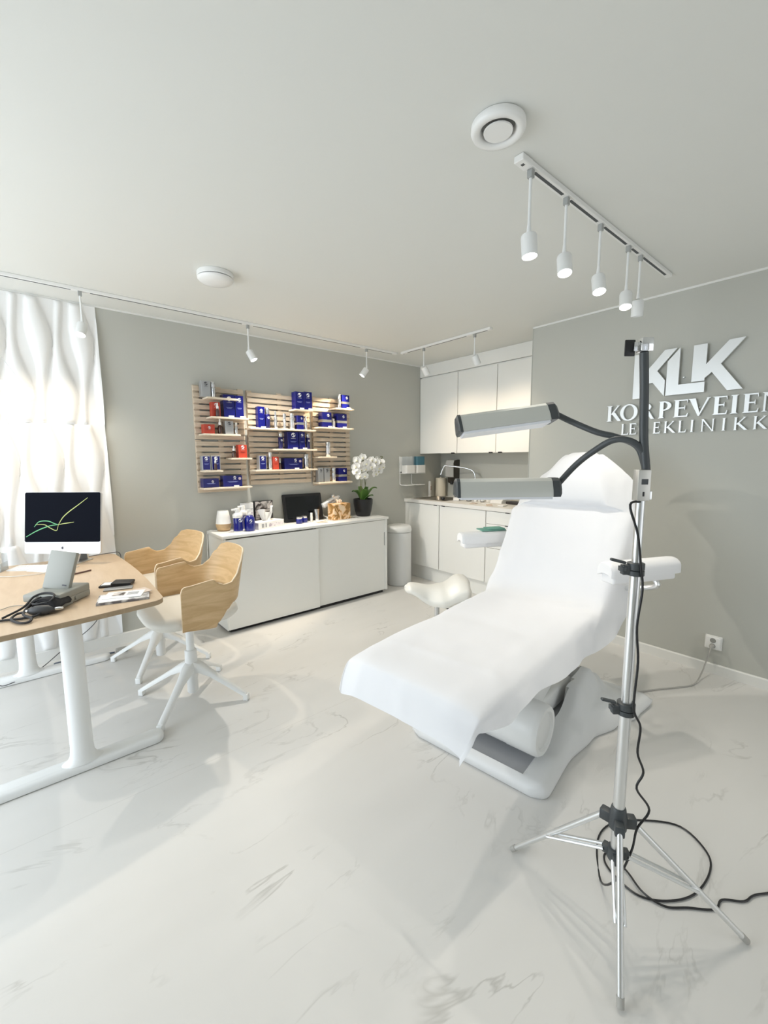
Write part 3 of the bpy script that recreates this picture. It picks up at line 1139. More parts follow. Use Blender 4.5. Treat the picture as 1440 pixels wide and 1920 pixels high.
stem = [(1.223, 2.091), (1.156, 2.091), (1.154, 1.965), (1.151, 1.965), (1.110, 2.012), (1.042, 2.094), (0.972, 2.094), (1.080, 1.966), (1.030, 1.899), (1.030, 1.797), (1.102, 1.892), (1.151, 1.888), (1.149, 1.797), (1.221, 1.797)]
polyobj('letter_k', [stem])
polyobj('letter_l', [[(1.022, 2.017), (0.955, 2.094), (0.953, 1.861), (0.812, 1.861), (0.811, 1.799), (1.022, 1.799)]])
polyobj('letter_k', [[(0.882, 2.091), (0.812, 2.091), (0.811, 1.966), (0.704, 2.091), (0.628, 2.093), (0.737, 1.958), (0.622, 1.796), (0.696, 1.796), (0.779, 1.915), (0.814, 1.884), (0.814, 1.868), (0.882, 1.868)]])


def bowl(cx, cz, rx, rz, tx, tz, a0, a1, n=14):
    """curved stroke of varying width (rx,rz outer radii; tx,tz thickness)"""
    segs = []
    for i in range(n):
        A, B = math.radians(a0 + (a1 - a0) * i / n), math.radians(a0 + (a1 - a0) * (i + 1) / n)
        segs.append([(cx + rx * math.cos(A), cz + rz * math.sin(A)), (cx + rx * math.cos(B), cz + rz * math.sin(B)),
                     (cx + (rx - tx) * math.cos(B), cz + (rz - tz) * math.sin(B)), (cx + (rx - tx) * math.cos(A), cz + (rz - tz) * math.sin(A))])
    return segs


def glyph(c, T, t):
    """serif capital in a unit box x 0..1 (scaled later), z 0..1; T thick stroke, t thin stroke in x units"""
    h = 0.055
    def stem(x, z0=0, z1=1, w=T, serif=True):
        r = [[(x, z0), (x + w, z0), (x + w, z1), (x, z1)]]
        if serif:
            e = T * 0.45
            r.append([(x - e, z0), (x + w + e, z0), (x + w, z0 + h), (x, z0 + h)])
            r.append([(x - e, z1), (x, z1 - h), (x + w, z1 - h), (x + w + e, z1)])
        return r
    g = []
    e = T * 0.45
    if c == 'K':
        g += stem(e)
        x = e + T
        g += [[(x - 0.01, 0.46), (x + t * 0.9, 0.42), (0.88, 0.95), (0.97, 1), (0.70, 1), (0.78, 0.95)],
              [(x + 0.03, 0.50), (x + 0.03 + T * 1.1, 0.58), (1.06, 0.04), (1.12, 0), (0.86, 0)]]
    elif c == 'O':
        g += bowl(0.5, 0.5, 0.5, 0.52, T * 1.05, 0.07, 0, 360, 28)
    elif c == 'R':
        g += stem(e)
        g += bowl(e + T, 0.74, 0.48, 0.26, T, 0.07, -90, 90)
        g += [[(0.42, 0.50), (0.42 + T * 1.1, 0.52), (1.02, 0.03), (1.1, 0), (0.84, 0)]]
    elif c == 'P':
        g += stem(e)
        g += bowl(e + T, 0.72, 0.55, 0.28, T, 0.07, -90, 90)
    elif c == 'E':
        g += stem(e)
        x = e + T
        g += [[(x, 0.93), (0.90, 0.93), (0.95, 0.80), (0.97, 0.80), (0.95, 1), (x, 1)],
              [(x, 0.49), (0.74, 0.49), (0.78, 0.40), (0.80, 0.40), (0.80, 0.66), (0.78, 0.66), (0.74, 0.56), (x, 0.56)],
              [(x, 0), (0.97, 0), (1.02, 0.22), (0.99, 0.22), (0.90, 0.07), (x, 0.07)]]
    elif c == 'V':
        g += [[(0, 1), (0.02, 0.96), (0.47, 0.0), (0.53, 0.0), (0.53, 0.20), (0.02 + T * 1.5, 1)],
              [(0.47, 0), (0.53, 0), (0.97, 1), (0.97 - t * 1.2, 1)],
              [(-0.05, 1), (0, 0.95), (T * 1.3, 0.95), (T * 1.7, 1)], [(0.82, 1), (0.88, 0.95), (0.97, 0.95), (1.05, 1)]]
    elif c == 'I':
        g += stem(0.5 - T / 2)
    elif c == 'N':
        g += stem(e, w=t)
        g += stem(1 - e - t, w=t)
        g += [[(e - 0.03, 1), (e + T * 0.9, 1), (1 - e, 0), (1 - e - t, 0)]]
    elif c == 'L':
        g += stem(e)
        x = e + T
        g += [[(x, 0), (0.97, 0), (1.02, 0.24), (0.99, 0.24), (0.88, 0.07), (x, 0.07)]]
    elif c == 'G':
        g += bowl(0.5, 0.5, 0.5, 0.52, T, 0.07, 45, 335, 24)
        g += [[(0.82, 0.08), (0.98, 0.10), (0.98, 0.44), (0.82, 0.44)], [(0.74, 0.44), (1.06, 0.44), (1.0, 0.40), (0.80, 0.40)]]
    return g


l1 = [('K', 1.392, 1.301), ('O', 1.300, 1.186), ('R', 1.178, 1.086), ('P', 1.060, 0.978), ('E', 0.972, 0.890), ('V', 0.886, 0.776), ('E', 0.762, 0.688), ('I', 0.674, 0.635), ('E', 0.617, 0.543), ('N', 0.530, 0.425)]
l2 = [('L', 1.286, 1.237), ('E', 1.233, 1.188), ('G', 1.171, 1.119), ('E', 1.083, 1.041), ('K', 1.018, 0.957), ('L', 0.936, 0.893), ('I', 0.872, 0.850), ('N', 0.813, 0.744), ('I', 0.709, 0.686), ('K', 0.650, 0.590), ('K', 0.559, 0.500)]
for line, z0, z1, tw, tt in ((l1, 1.654, 1.764, 0.021, 0.009), (l2, 1.555, 1.631, 0.0095, 0.0055)):
    for ch, ya, yb in line:
        w = ya - yb
        b = MB()
        for k, pl in enumerate(glyph(ch, tw / w, tt / w)):
            # alternate depth slightly so overlapping strokes do not share a plane
            b.prism([(ya - x * w - 0.9, z0 + z * (z1 - z0) - 1.55) for x, z in pl], -0.022 - 0.0002 * (k % 5), -0.004, 'yz')
        yc = (ya + yb) / 2 - 0.9
        zc = (z0 + z1) / 2 - 1.55
        cx0 = {'O': ya - 0.012 - 0.9, 'G': ya - 0.004 - 0.9, 'V': yc, 'I': yc}.get(ch, ya - 0.012 - 0.9)
        b.box(-0.006, 0, cx0 - 0.003, cx0 + 0.003, zc - 0.003, zc + 0.003)
        b.build('letter_' + ch.lower(), SIGN, sg, smooth=False)

# ------------------------------------------------------------------ kitchenette
uc = []
for i, (ya, yb, nm) in enumerate(((3.115, 3.688, 'corner'), (2.611, 3.113, 'middle'), (2.026, 2.609, 'right'))):
    lab = ['white upper wall cabinet in the corner above the sink', 'white upper wall cabinet, middle one of three', 'white upper wall cabinet next to the grey wall corner'][i]
    t = thing('wall_cabinet', lab, 'cabinet', (XK, ya, 1.452), 0, 'kitchenette wall cabinets')
    b = MB(); b.box(-0.352, 0, 0.001, yb - ya - 0.001, 0, 0.875); b.build('body', LAM, t, smooth=False)
    b = MB(); b.box(-0.372, -0.353, 0.0025, yb - ya - 0.0025, -0.004, 0.862, 0.0015, 1); d = b.build('door', LAM, t)
    hy = 0.05 if i != 1 else 0.05
    hy = {0: 0.055, 1: 0.055, 2: yb - ya - 0.055}[i]
    b = MB(); b.box(-0.377, -0.362, hy - 0.022, hy + 0.022, -0.010, 0.004); b.build('handle', BLACK, d, smooth=False)
b = MB(); b.box(3.668, XK, YN + 0.002, YA - 0.001, 1.452 + 0.877, H - 0.001); struct(b.build('trim_4', LAM, smooth=False))

for i, (ya, yb) in enumerate(((3.150, 3.672), (2.534, 3.146))):
    lab = ['white base cabinet in the corner under the sink', 'white base cabinet in the middle, left of the drawers'][i]
    t = thing('base_cabinet', lab, 'cabinet', (XK, ya, 0), 0, 'kitchenette base cabinets')
    b = MB(); b.box(-0.59, -0.01, 0.001, yb - ya - 0.001, 0.163, 0.886 if i else 0.72); b.build('body', LAM, t, smooth=False)
    b = MB(); b.box(-0.610, -0.591, 0.0025, yb - ya - 0.0025, 0.166, 0.882, 0.0015, 1); d = b.build('door', LAM, t)
    hy = 0.055 if i == 0 else yb - ya - 0.055
    b = MB(); b.box(-0.616, -0.600, hy - 0.022, hy + 0.022, 0.878, 0.887); b.build('handle', BLACK, d, smooth=False)
t = thing('drawer_cabinet', 'white base cabinet with three drawers behind the treatment chair', 'cabinet', (XK, 2.03, 0), 0, 'kitchenette base cabinets')
b = MB(); b.box(-0.59, -0.01, 0.001, 0.499, 0.163, 0.886); b.build('body', LAM, t, smooth=False)
for za, zb in ((0.166, 0.520), (0.524, 0.757), (0.761, 0.882)):
    b = MB(); b.box(-0.610, -0.591, 0.0025, 0.4975, za, zb, 0.0015, 1); d = b.build('drawer', LAM, t)
    b = MB(); b.box(-0.616, -0.600, 0.235, 0.279, zb - 0.004, zb + 0.0035); b.build('handle', BLACK, d, smooth=False)
b = MB(); b.box(3.478, 3.492, YN + 0.002, YA - 0.001, 0, 0.162); tag(b.build('plinth_panel', LAM, smooth=False), 'long white toe-kick board under the kitchenette base cabinets', 'plinth')
b = MB(); b.box(3.432, 3.448, 3.673, YA - 0.001, 0.0, 0.886); tag(b.build('filler_panel', LAM, smooth=False), 'narrow white filler strip between corner base cabinet and back wall', 'panel')
# worktop with sink cut-out
b = MB()
zt0, zt1 = 0.888, 0.925
sx0, sx1, sy0, sy1 = 3.545, 3.885, 3.19, 3.60
b.box(3.415, sx0, YN + 0.002, YA - 0.001, zt0, zt1); b.box(sx1, XK - 0.001, YN + 0.002, YA - 0.001, zt0, zt1)
b.box(sx0, sx1, YN + 0.002, sy0, zt0, zt1); b.box(sx0, sx1, sy1, YA - 0.001, zt0, zt1)
tag(b.build('worktop', CTOP, smooth=False), 'pale continuous kitchenette worktop along the niche', 'worktop')
sk = thing('sink', 'stainless steel sink set into the pale worktop in the corner', 'sink', (3.715, 3.395, 0.925))
b = MB()
def rr3(x, y, r, z): return [(a, c, z) for a, c in rrect(-x, x, -y, y, r)]
b.rings([rr3(0.215, 0.245, 0.03, 0.0005), rr3(0.215, 0.245, 0.03, 0.003), rr3(0.172, 0.203, 0.05, 0.0035), rr3(0.165, 0.196, 0.05, -0.01), rr3(0.155, 0.186, 0.05, -0.14), rr3(0.03, 0.03, 0.028, -0.15)], True, False, True)
b.build('basin', STEEL, sk, angle=40)
fc = thing('faucet', 'chrome faucet with high bent spout behind the sink', 'faucet', (3.93, 3.06, 0.926))
o = Vector((3.93, 3.06, 0.926))
b = MB()
b.tube(spl([Vector(p) - o for p in ((3.93, 3.06, 0.94), (3.93, 3.06, 1.10), (3.93, 3.065, 1.20), (3.915, 3.10, 1.255), (3.87, 3.20, 1.285), (3.79, 3.36, 1.305), (3.775, 3.39, 1.30), (3.765, 3.415, 1.25), (3.758, 3.43, 1.20))], 6), 0.010, 12)
b.lathe([(0.013, 0.345 - 0.10), (0.014, 0.25)], 12)
b.build('spout', CHROME, fc)
b = MB(); b.lathe([(0.026, 0), (0.026, 0.012), (0.019, 0.02), (0.019, 0.09)], 20); b.build('tap_body', CHROME, fc)
b = MB(); b.tube([(0, 0, 0.07), (-0.02, -0.06, 0.10)], 0.006, 8); b.build('tap_lever', CHROME, fc)
b = MB(); b.lathe([(0.001, 0.035), (0.018, 0.032), (0.022, 0.018), (0.018, 0.004), (0.010, 0.0)], 16, (3.575, 3.225, 0.9285))
tag(b.build('sink_plug', BLACK), 'small black rubber plug lying on the sink rim', 'plug')

# twin dispenser rack
dr = thing('dispenser_rack', 'white wire rack with two bottles and drip trays on the wall beside the worktop', 'dispenser', (3.50, YA, 1.08))
b = MB()
for x in (-0.165, 0.02):
    b.tube([(x, -0.012, 0.34), (x, -0.012, 0.02), (x, -0.03, 0.008), (x, -0.10, 0.008)], 0.005, 8)
b.box(-0.17, 0.17, -0.02, 0, 0.16, 0.33, 0.004); b.box(-0.17, 0.17, -0.1, -0.002, 0.135, 0.142, 0.002)
b.build('rack_frame', WMET, dr)
for x in (-0.09, 0.09):
    b = MB(); b.box(x - 0.07, x + 0.055, -0.12, -0.025, 0.0, 0.010, 0.004); b.build('drip_tray', WHITE, dr)
for x, mm in ((-0.082, CLEAR), (0.088, BLUEL)):
    b = MB(); b.prism(rrect(x - 0.068, x + 0.068, -0.105, -0.022, 0.022), 0.235, 0.335, 'xy'); bo = b.build('dispenser_bottle', mm, dr, angle=30)
    b = MB(); b.prism(rrect(x - 0.074, x + 0.074, -0.112, -0.021, 0.02), 0.145, 0.235, 'xy'); b.build('dispenser_body', WHITE, bo, angle=30)
# soap dispenser on the niche wall
sd = thing('soap_dispenser', 'tall white and dark soap dispenser mounted above the sink', 'soap dispenser', (XK, 3.44, 1.09))
b = MB()
b.prism([(-0.105, 0.07), (-0.11, 0.24), (-0.095, 0.275), (-0.03, 0.285), (0, 0.285), (0, 0.0), (-0.06, 0.0), (-0.08, 0.02), (-0.08, 0.07)], -0.058, 0.058, 'xz')
b.build('housing', mat('dark_brown_plastic', (0.045, 0.038, 0.03), 0.3), sd, smooth=False)
b = MB()
b.prism([(-0.106, 0.075), (-0.118, 0.085), (-0.120, 0.235), (-0.104, 0.278), (-0.04, 0.289), (-0.04, 0.286), (-0.096, 0.2755), (-0.111, 0.24)], -0.056, 0.060, 'xz')
b.build('front_cover', mat('silver_grey_plastic', (0.62, 0.61, 0.58), 0.35), sd, smooth=False)
b = MB(); b.lathe([(0.0005, -0.001), (0.016, 0.0), (0.018, 0.01), (0.018, 0.04)], 16, (-0.075, 0, -0.012)); b.build('nozzle', BLACK, sd)
b = MB()
b.lathe([(0.02, 0), (0.062, 0), (0.062, 0.225), (0.022, 0.226), (0.020, 0.22), (0.020, 0.0)], 28, cap=False)
b.lathe([(0.012, 0.0), (0.012, 0.238), (0.001, 0.242)], 12)
o = b.build('paper_towel_roll', mat('cream_paper', (0.76, 0.70, 0.58), 0.9)); o.location = (3.957, 3.612, 0.926)
tag(o, 'cream paper towel roll standing upright in the worktop corner', 'paper roll')
wb = thing('hand_cream_tube', 'slim white bottle with pink print left of the paper roll', 'bottle', (3.80, 3.645, 0.926), 0.5)
b = MB(); b.box(-0.022, 0.022, -0.014, 0.014, 0.03, 0.19, 0.006); b.build('bottle_body', WHITE, wb)
b = MB(); b.lathe([(0.018, 0), (0.018, 0.03)], 14); b.build('cap', WHITE, wb)
b = MB(); b.box(-0.015, 0.015, -0.0155, -0.0135, 0.08, 0.13); b.build('print_panel', mat('pink_print', (0.45, 0.28, 0.25), 0.5), wb, smooth=False)

# small things on the worktop
t = thing('medicine_box', 'flat blue and white carton on the worktop beside the sink', 'box', (3.70, 3.13, 0.926), 0.6)
b = MB(); b.box(-0.08, 0.08, -0.03, 0.03, 0, 0.035, 0.001, 1); b.build('carton', BLUE, t)
b = MB(); b.box(-0.082, -0.05, -0.0312, 0.0312, 0.002, 0.0362); b.build('white_end', PAPER, t, smooth=False)
def jar(name, lab, loc, r, h, body, cap, hc, cat='jar', group=None):
    t = thing(name, lab, cat, loc, 0, group)
    b = MB(); b.lathe([(r * 0.9, 0), (r, 0.004), (r, h - 0.004), (r * 0.9, h)], 24); b.build('jar_body', body, t, angle=50)
    b = MB(); b.lathe([(r * 0.86, h), (r * 0.9, h + 0.002), (r * 0.9, h + hc - 0.002), (r * 0.8, h + hc)], 24); b.build('lid', cap, t, angle=50)
    return t
jar('jar', 'small white jar with black foot, nearest the blue carton on the worktop', (3.72, 2.975, 0.926), 0.030, 0.007, BLACK, WHITE, 0.07)
for k, (x, y) in enumerate(((3.735, 2.895), (3.765, 2.868))):
    jar('vial', ['small dark-topped vial on the worktop, left of a touching pair', 'small dark-topped vial on the worktop, right of a touching pair'][k], (x, y, 0.926), 0.014, 0.04, WHITE, BLACK, 0.022, 'vial', 'vials on the worktop')
jar('pill_bottle', 'short white bottle between the vials and the beaker on the worktop', (3.75, 2.815, 0.926), 0.022, 0.006, BLACK, WHITE, 0.064, 'bottle')
jar('beaker', 'plain cream cup right of the small bottles on the worktop', (3.80, 2.765, 0.926), 0.034, 0.07, CREAM, WHITE, 0.006, 'cup')
b = MB(); b.box(-0.02, 0.02, -0.02, 0.02, 0, 0.065, 0.001, 1)
o = b.build('carton', mat('dark_red_carton', (0.16, 0.06, 0.05), 0.4)); o.location = (3.87, 2.755, 0.926); tag(o, 'small dark red carton beside the white tabletop device', 'box')
t = thing('tabletop_device', 'white wedge-shaped tabletop device with dark display on the worktop', 'device', (3.81, 2.63, 0.926), -0.1)
b = MB(); b.prism([(-0.075, 0), (0.06, 0), (0.06, 0.075), (0.0, 0.08), (-0.07, 0.025)], -0.075, 0.075, 'xz'); b.build('housing', WHITE, t, smooth=False)
b = MB(); b.box(-0.030, 0.030, -0.055, 0.055, 0, 0.002, M=Matrix.Translation((-0.030, 0, 0.0592)) @ Matrix.Rotation(-0.665, 4, 'Y')); b.build('display', DGREY, t, smooth=False)
b = MB(); b.box(-0.05, 0.05, -0.16, 0.16, 0, 0.028, 0.008)
o = b.build('glasses_case', mat('dark_brown_case', (0.035, 0.03, 0.03), 0.4)); o.location = (3.80, 2.37, 0.926); tag(o, 'long dark case lying on the worktop behind the chair back', 'case')
for k, (x, y, a) in enumerate(((3.55, 2.78, 0.3), (3.60, 2.66, 1.1), (3.52, 2.56, 0.7), (3.57, 2.44, 0.1))):
    b = MB(); b.box(-0.045, 0.045, -0.03, 0.03, 0, 0.004 + 0.002 * k, 0.001, 1)
    o = b.build('paper_sachet', PAPER if k % 2 else mat('beige_card', (0.66, 0.55, 0.47), 0.6)); o.location = (x, y, 0.926); o.rotation_euler = (0, 0, a)
    tag(o, ['small beige sachet at the worktop front, nearest the sink', 'small white sachet second from the sink at the worktop front', 'small beige sachet third from the sink at the worktop front', 'small white sachet at the worktop front nearest the chair back'][k], 'sachet', 'sachets on the worktop')

# ------------------------------------------------------------------ pedal bin
pb = thing('waste_bin', 'tall white round waste bin between sideboard and kitchenette', 'waste bin', (3.135, 3.48, 0))
b = MB(); b.lathe([(0.13, 0), (0.138, 0.006), (0.140, 0.02), (0.140, 0.585), (0.137, 0.59)], 48); b.build('bin_body', mat('white_enamel', (0.66, 0.67, 0.665), 0.3), pb, angle=50)
b = MB(); b.lathe([(0.139, 0.593), (0.143, 0.597), (0.143, 0.622), (0.137, 0.650), (0.115, 0.664), (0.06, 0.668), (0.001, 0.669)], 48); b.build('lid', mat('white_enamel2', (0.74, 0.75, 0.74), 0.3), pb, angle=50)
b = MB(); b.box(-0.03, 0.03, -0.165, -0.12, 0.008, 0.016, 0.003); b.build('pedal', BLACK, pb)

# ------------------------------------------------------------------ sideboard
sb = thing('sideboard', 'long low white sideboard with two sliding doors against the back wall', 'sideboard', (1.15, 3.32, 0))
W = 1.683
b = MB(); b.box(0.03, W - 0.04, 0.03, 0.348, 0, 0.045); b.build('plinth', BLACK, sb, smooth=False)
b = MB()
b.box(0.0, 0.02, 0.0, 0.352, 0.030, 0.775); b.box(W - 0.022, W - 0.002, 0.0, 0.352, 0.030, 0.775)
b.box(0.02, W - 0.022, 0.04, 0.352, 0.046, 0.066); b.box(0.02, W - 0.022, 0.33, 0.352, 0.066, 0.775); b.box(W / 2 - 0.01, W / 2 + 0.01, 0.045, 0.33, 0.066, 0.775)
b.build('carcass', LAM, sb, smooth=False)
b = MB(); b.box(-0.012, W + 0.010, -0.012, 0.354, 0.776, 0.800, 0.003, 2); b.build('top_panel', LAM, sb)
b = MB(); b.box(0.012, 0.858, -0.004, 0.012, 0.030, 0.765, 0.0015, 1); d1 = b.build('sliding_door', LAM, sb)
b = MB(); b.box(0.845, W - 0.006, 0.014, 0.030, 0.030, 0.768, 0.0015, 1); d2 = b.build('sliding_door', LAM, sb)
b = MB(); b.prism(rrect(W - 0.034, W - 0.016, 0.50, 0.64, 0.008), 0.0115, 0.0138, 'xz'); b.build('finger_pull', mat('grey_recess', (0.45, 0.45, 0.43), 0.5), d2)

# ------------------------------------------------------------------ slatted wall panels and shelves
def slat_panel(name, x0, x1, z0, z1, lab, n, pitch, solid_left=True):
    t = thing(name, lab, 'slatted panel', (x0, YA, z0), 0, 'wooden slat wall panels')
    w, h = x1 - x0, z1 - z0
    b = MB()
    for k in range(n):
        za = k * pitch
        b.box(0, w, -0.034, -0.020, za + 0.0, min(h, za + pitch - 0.013), 0.0015, 1)
    b.build('slats', SLATW, t)
    b = MB()
    for x in ((0.0, 0.045), (w * 0.5 - 0.02, w * 0.5 + 0.02), (w - 0.045, w)):
        b.box(x[0], x[1], -0.0202, -0.001, 0, h)
    b.build('back_battens', SLATW, t, smooth=False)
    return t


PT = 0.0478
slat_panel('slat_panel', 1.092, 1.503, 1.560, 1.988, 'upper left wooden slat panel holding the red cartons', 9, PT)
slat_panel('slat_panel', 1.092, 1.503, 1.124, 1.554, 'lower left wooden slat panel above the lamp diffuser', 9, PT)
slat_panel('slat_panel', 1.535, 2.150, 1.170, 1.986, 'wide middle wooden slat panel between the two narrow ones', 17, PT)
slat_panel('slat_panel', 2.182, 2.618, 1.135, 1.995, 'right wooden slat panel behind the orchid flowers', 18, PT)
SH = {'L1': (1.105, 1.500 - 0.06, 1.888, 'topmost short shelf of the left slat panel'), 'L2': (1.181, 1.492, 1.737, 'shelf with tall blue cartons on the left slat panel'),
      'L3': (1.115, 1.415, 1.600, 'shelf with the flat red carton and brown dropper on the left slat panel'), 'L4': (1.324, 1.505, 1.407, 'short right-hand shelf under the small upright red carton'),
      'L5': (1.107, 1.254, 1.307, 'short left-hand shelf with two silver-edged blue cartons'), 'L6': (1.097, 1.496, 1.167, 'lowest shelf of the left slat panel with long blue cartons'),
      'C1': (1.926, 2.115, 1.845, 'short topmost shelf of the middle slat panel'), 'C2': (1.501, 2.140, 1.663, 'long shelf with silver bottles on the middle slat panel'),
      'C3': (1.725, 2.148, 1.485, 'third shelf down on the middle slat panel, offset right'), 'C4': (1.531, 2.146, 1.302, 'lowest long shelf of the middle slat panel'),
      'R1': (2.367, 2.586, 1.885, 'short topmost shelf of the right slat panel'), 'R2': (2.168, 2.579, 1.695, 'shelf with two banded cartons on the right slat panel'),
      'R3': (2.166, 2.370, 1.416, 'short shelf holding one silver cylinder on the right slat panel'), 'R4': (2.166, 2.552, 1.169, 'lowest shelf of the right slat panel behind the orchid stems')}
SH['L1'] = (1.259 - 0.10, 1.41, 1.888, SH['L1'][3])
for k, (x0, x1, z, lab) in SH.items():
    b = MB()
    b.box(x0, x1, 3.530, YA - 0.035, z - 0.014, z, 0.0015, 1)
    tag(b.build('wall_shelf', SHELFW), 'pale wooden ' + lab, 'shelf', 'pale wooden display shelves')


# ---- product packaging; the round swoosh mark and small lettering are shared meshes
def emblem_mesh():
    b = MB()
    n = 20
    # crescent with a diagonal swoosh gap
    for a0, a1, ro, ri in ((20, 200, 1.0, 0.42), (205, 375, 1.0, 0.50)):
        for i in range(10):
            A, B = math.radians(a0 + (a1 - a0) * i / 10), math.radians(a0 + (a1 - a0) * (i + 1) / 10)
            f = math.sin(PI * (i + 0.0) / 10); g = math.sin(PI * (i + 1.0) / 10)
            b.prism([(ro * math.cos(A), ro * math.sin(A)), (ro * math.cos(B), ro * math.sin(B)),
                     ((ro - (ro - ri) * g - 0.02) * math.cos(B), (ro - (ro - ri) * g - 0.02) * math.sin(B)), ((ro - (ro - ri) * f - 0.02) * math.cos(A), (ro - (ro - ri) * f - 0.02) * math.sin(A))], -0.06, 0.0, 'xz')
    b.prism([(-0.35, 0.30), (0.1, 0.35), (0.55, -0.35), (0.2, -0.45)], -0.06, 0, 'xz')
    return b.build('emblem', INK, smooth=False)


EMB = emblem_mesh()
C.objects.unlink(EMB)
EMBM = EMB.data
EMBD = EMBM.copy(); EMBD.materials.clear(); EMBD.materials.append(DARKINK)
TXT = text_mesh('iS CLINICAL', 1.0, 0.02)
TXT.materials.clear(); TXT.materials.append(INK)
TXTD = TXT.copy(); TXTD.materials.clear(); TXTD.materials.append(DARKINK)


def mark(parent, x, y, z, r, dark=False, text=True):
    o = bpy.data.objects.new('emblem', EMBD if dark else EMBM); link(o, parent); o.location = (x, y, z); o.scale = (r, 0.01, r)
    if text:
        o = bpy.data.objects.new('brand_lettering', TXTD if dark else TXT); link(o, parent)
        o.location = (x, y, z - r * 1.55); o.rotation_euler = (PI / 2, 0, 0); o.scale = (r * 0.42, r * 0.42, 0.01)


def product(kind, x0, x1, z, h, lab, yf=3.57):
    w = x1 - x0
    xc = (x0 + x1) / 2
    cat = 'box' if kind in ('bluebox', 'redbox', 'silverbox', 'bluesilver', 'banded') else 'bottle'
    grp = 'product cartons on the wall shelves' if cat == 'box' else 'product bottles on the wall shelves'
    nm = {'bluebox': 'blue_carton', 'redbox': 'red_carton', 'silverbox': 'silver_carton', 'bluesilver': 'silver_edged_carton', 'banded': 'banded_carton',
          'silvercyl': 'silver_cylinder', 'dropper': 'dropper_bottle', 'dropper_front': 'dropper_bottle', 'darkbottle': 'pump_bottle', 'pump': 'airless_pump', 'slimpump': 'spray_bottle', 'slimbottle': 'airless_pump'}[kind]
    if cat == 'box':
        d = min(0.075, max(0.05, w * 0.8))
        t = thing(nm, lab, cat, (xc, yf, z + 0.0005), 0, grp)
        b = MB()
        main = {'bluebox': BLUE, 'redbox': RED, 'silverbox': SILB, 'bluesilver': SILB, 'banded': BLUE}[kind]
        b.box(-w / 2, w / 2, 0, d, 0, h, 0.0008, 1)
        b.build('carton_body', main, t)
        r = min(w * 0.2, h * 0.13)
        if kind == 'bluesilver':
            b = MB(); b.box(-w / 2 + 0.006, w / 2 - 0.006, -0.0012, 0.0, 0.006, h - 0.005); b.build('blue_face', BLUE, t, smooth=False)
        if kind == 'banded':
            b = MB(); b.box(-w / 2 - 0.0008, w / 2 + 0.0008, -0.0008, d + 0.0008, h * 0.35, h * 0.52); b.build('silver_band', SILVER, t, smooth=False)
            mark(t, w * 0.14, -0.0016, h * 0.80, r * 0.7, text=False)
        else:
            mark(t, 0 if w < 0.12 else w * 0.1, -0.0016, h * 0.82 if h > 0.09 else h * 0.66, r, kind == 'silverbox')
        if kind == 'bluebox' and w > 0.15:
            b = MB(); b.lathe([(0.012, -0.0015), (0.012, 0.0)], 16, (w * 0.37, 0, h * 0.72), 'y'); b.build('round_sticker', mat('pink_sticker', (0.62, 0.50, 0.58), 0.5), t)
        if kind != 'silverbox':
            b = MB()
            for q, ww in ((0.44, 0.28), (0.40, 0.20)):
                if kind == 'banded':
                    continue
                b.box(-w * ww, w * ww, -0.0014, 0.0, h * q, h * q + 0.003)
            if kind != 'banded':
                b.build('print_lines', mat('pale_blue_print', (0.20, 0.24, 0.55), 0.5) if 'blue' in kind else mat('dark_red_print', (0.30, 0.02, 0.01), 0.5), t, smooth=False)
            else:
                b.bm.free()
    else:
        r = w / 2
        y = yf + r
        if kind == 'dropper_front':
            y = 3.535 + r
        t = thing(nm, lab, cat, (xc, y, z + 0.0005), 0, grp)
        if kind == 'silvercyl':
            b = MB(); b.lathe([(r * 0.95, 0), (r, 0.003), (r, h * 0.62), (r * 0.97, h * 0.623)], 24); b.build('bottle_body', SILVER, t, angle=50)
            b = MB(); b.lathe([(r * 0.97, h * 0.628), (r, h * 0.632), (r, h - 0.004), (r * 0.9, h)], 24); b.build('cap', SILVER, t, angle=50)
            b = MB(); b.box(-r * 0.25, r * 0.25, -r - 0.0005, -r + 0.004, h * 0.25, h * 0.5); b.build('print_lines', GREYINK, t, smooth=False)
        elif kind in ('dropper', 'dropper_front'):
            b = MB(); b.lathe([(r * 0.92, 0), (r, 0.004), (r, h * 0.44), (r * 0.85, h * 0.52), (r * 0.45, h * 0.56), (r * 0.45, h * 0.60)], 24); b.build('bottle_body', AMBER if kind == 'dropper' else mat('dark_glass', (0.06, 0.03, 0.03), 0.15), t, angle=50)
            b = MB(); b.lathe([(r * 0.58, h * 0.58), (r * 0.62, h * 0.585), (r * 0.62, h * 0.74), (r * 0.5, h * 0.75), (r * 0.34, h * 0.78), (r * 0.34, h * 0.94), (r * 0.2, h)], 20); b.build('dropper_cap', WHITE, t, angle=50)
        elif kind == 'darkbottle':
            b = MB(); b.lathe([(r * 0.92, 0), (r, 0.004), (r, h * 0.68), (r * 0.9, h * 0.70)], 24); b.build('bottle_body', NAVY, t, angle=50)
            b = MB(); b.lathe([(r * 0.78, h * 0.705), (r * 0.82, h * 0.71), (r * 0.82, h - 0.003), (r * 0.7, h)], 20); b.build('cap', SILVER, t, angle=50)
            mark(t, 0, -r - 0.0014, h * 0.52, r * 0.45, text=False)
        else:
            b = MB(); b.lathe([(r * 0.92, 0), (r, 0.003), (r, h * 0.66), (r * 0.8, h * 0.70)], 24); b.build('bottle_body', SILVER, t, angle=50)
            b = MB(); b.lathe([(r * 0.55, h * 0.70), (r * 0.60, h * 0.72), (r * 0.60, h * 0.97), (r * 0.45, h)], 20); b.build('cap', SILVER if kind == 'slimpump' else WHITE, t, angle=50)
    return t


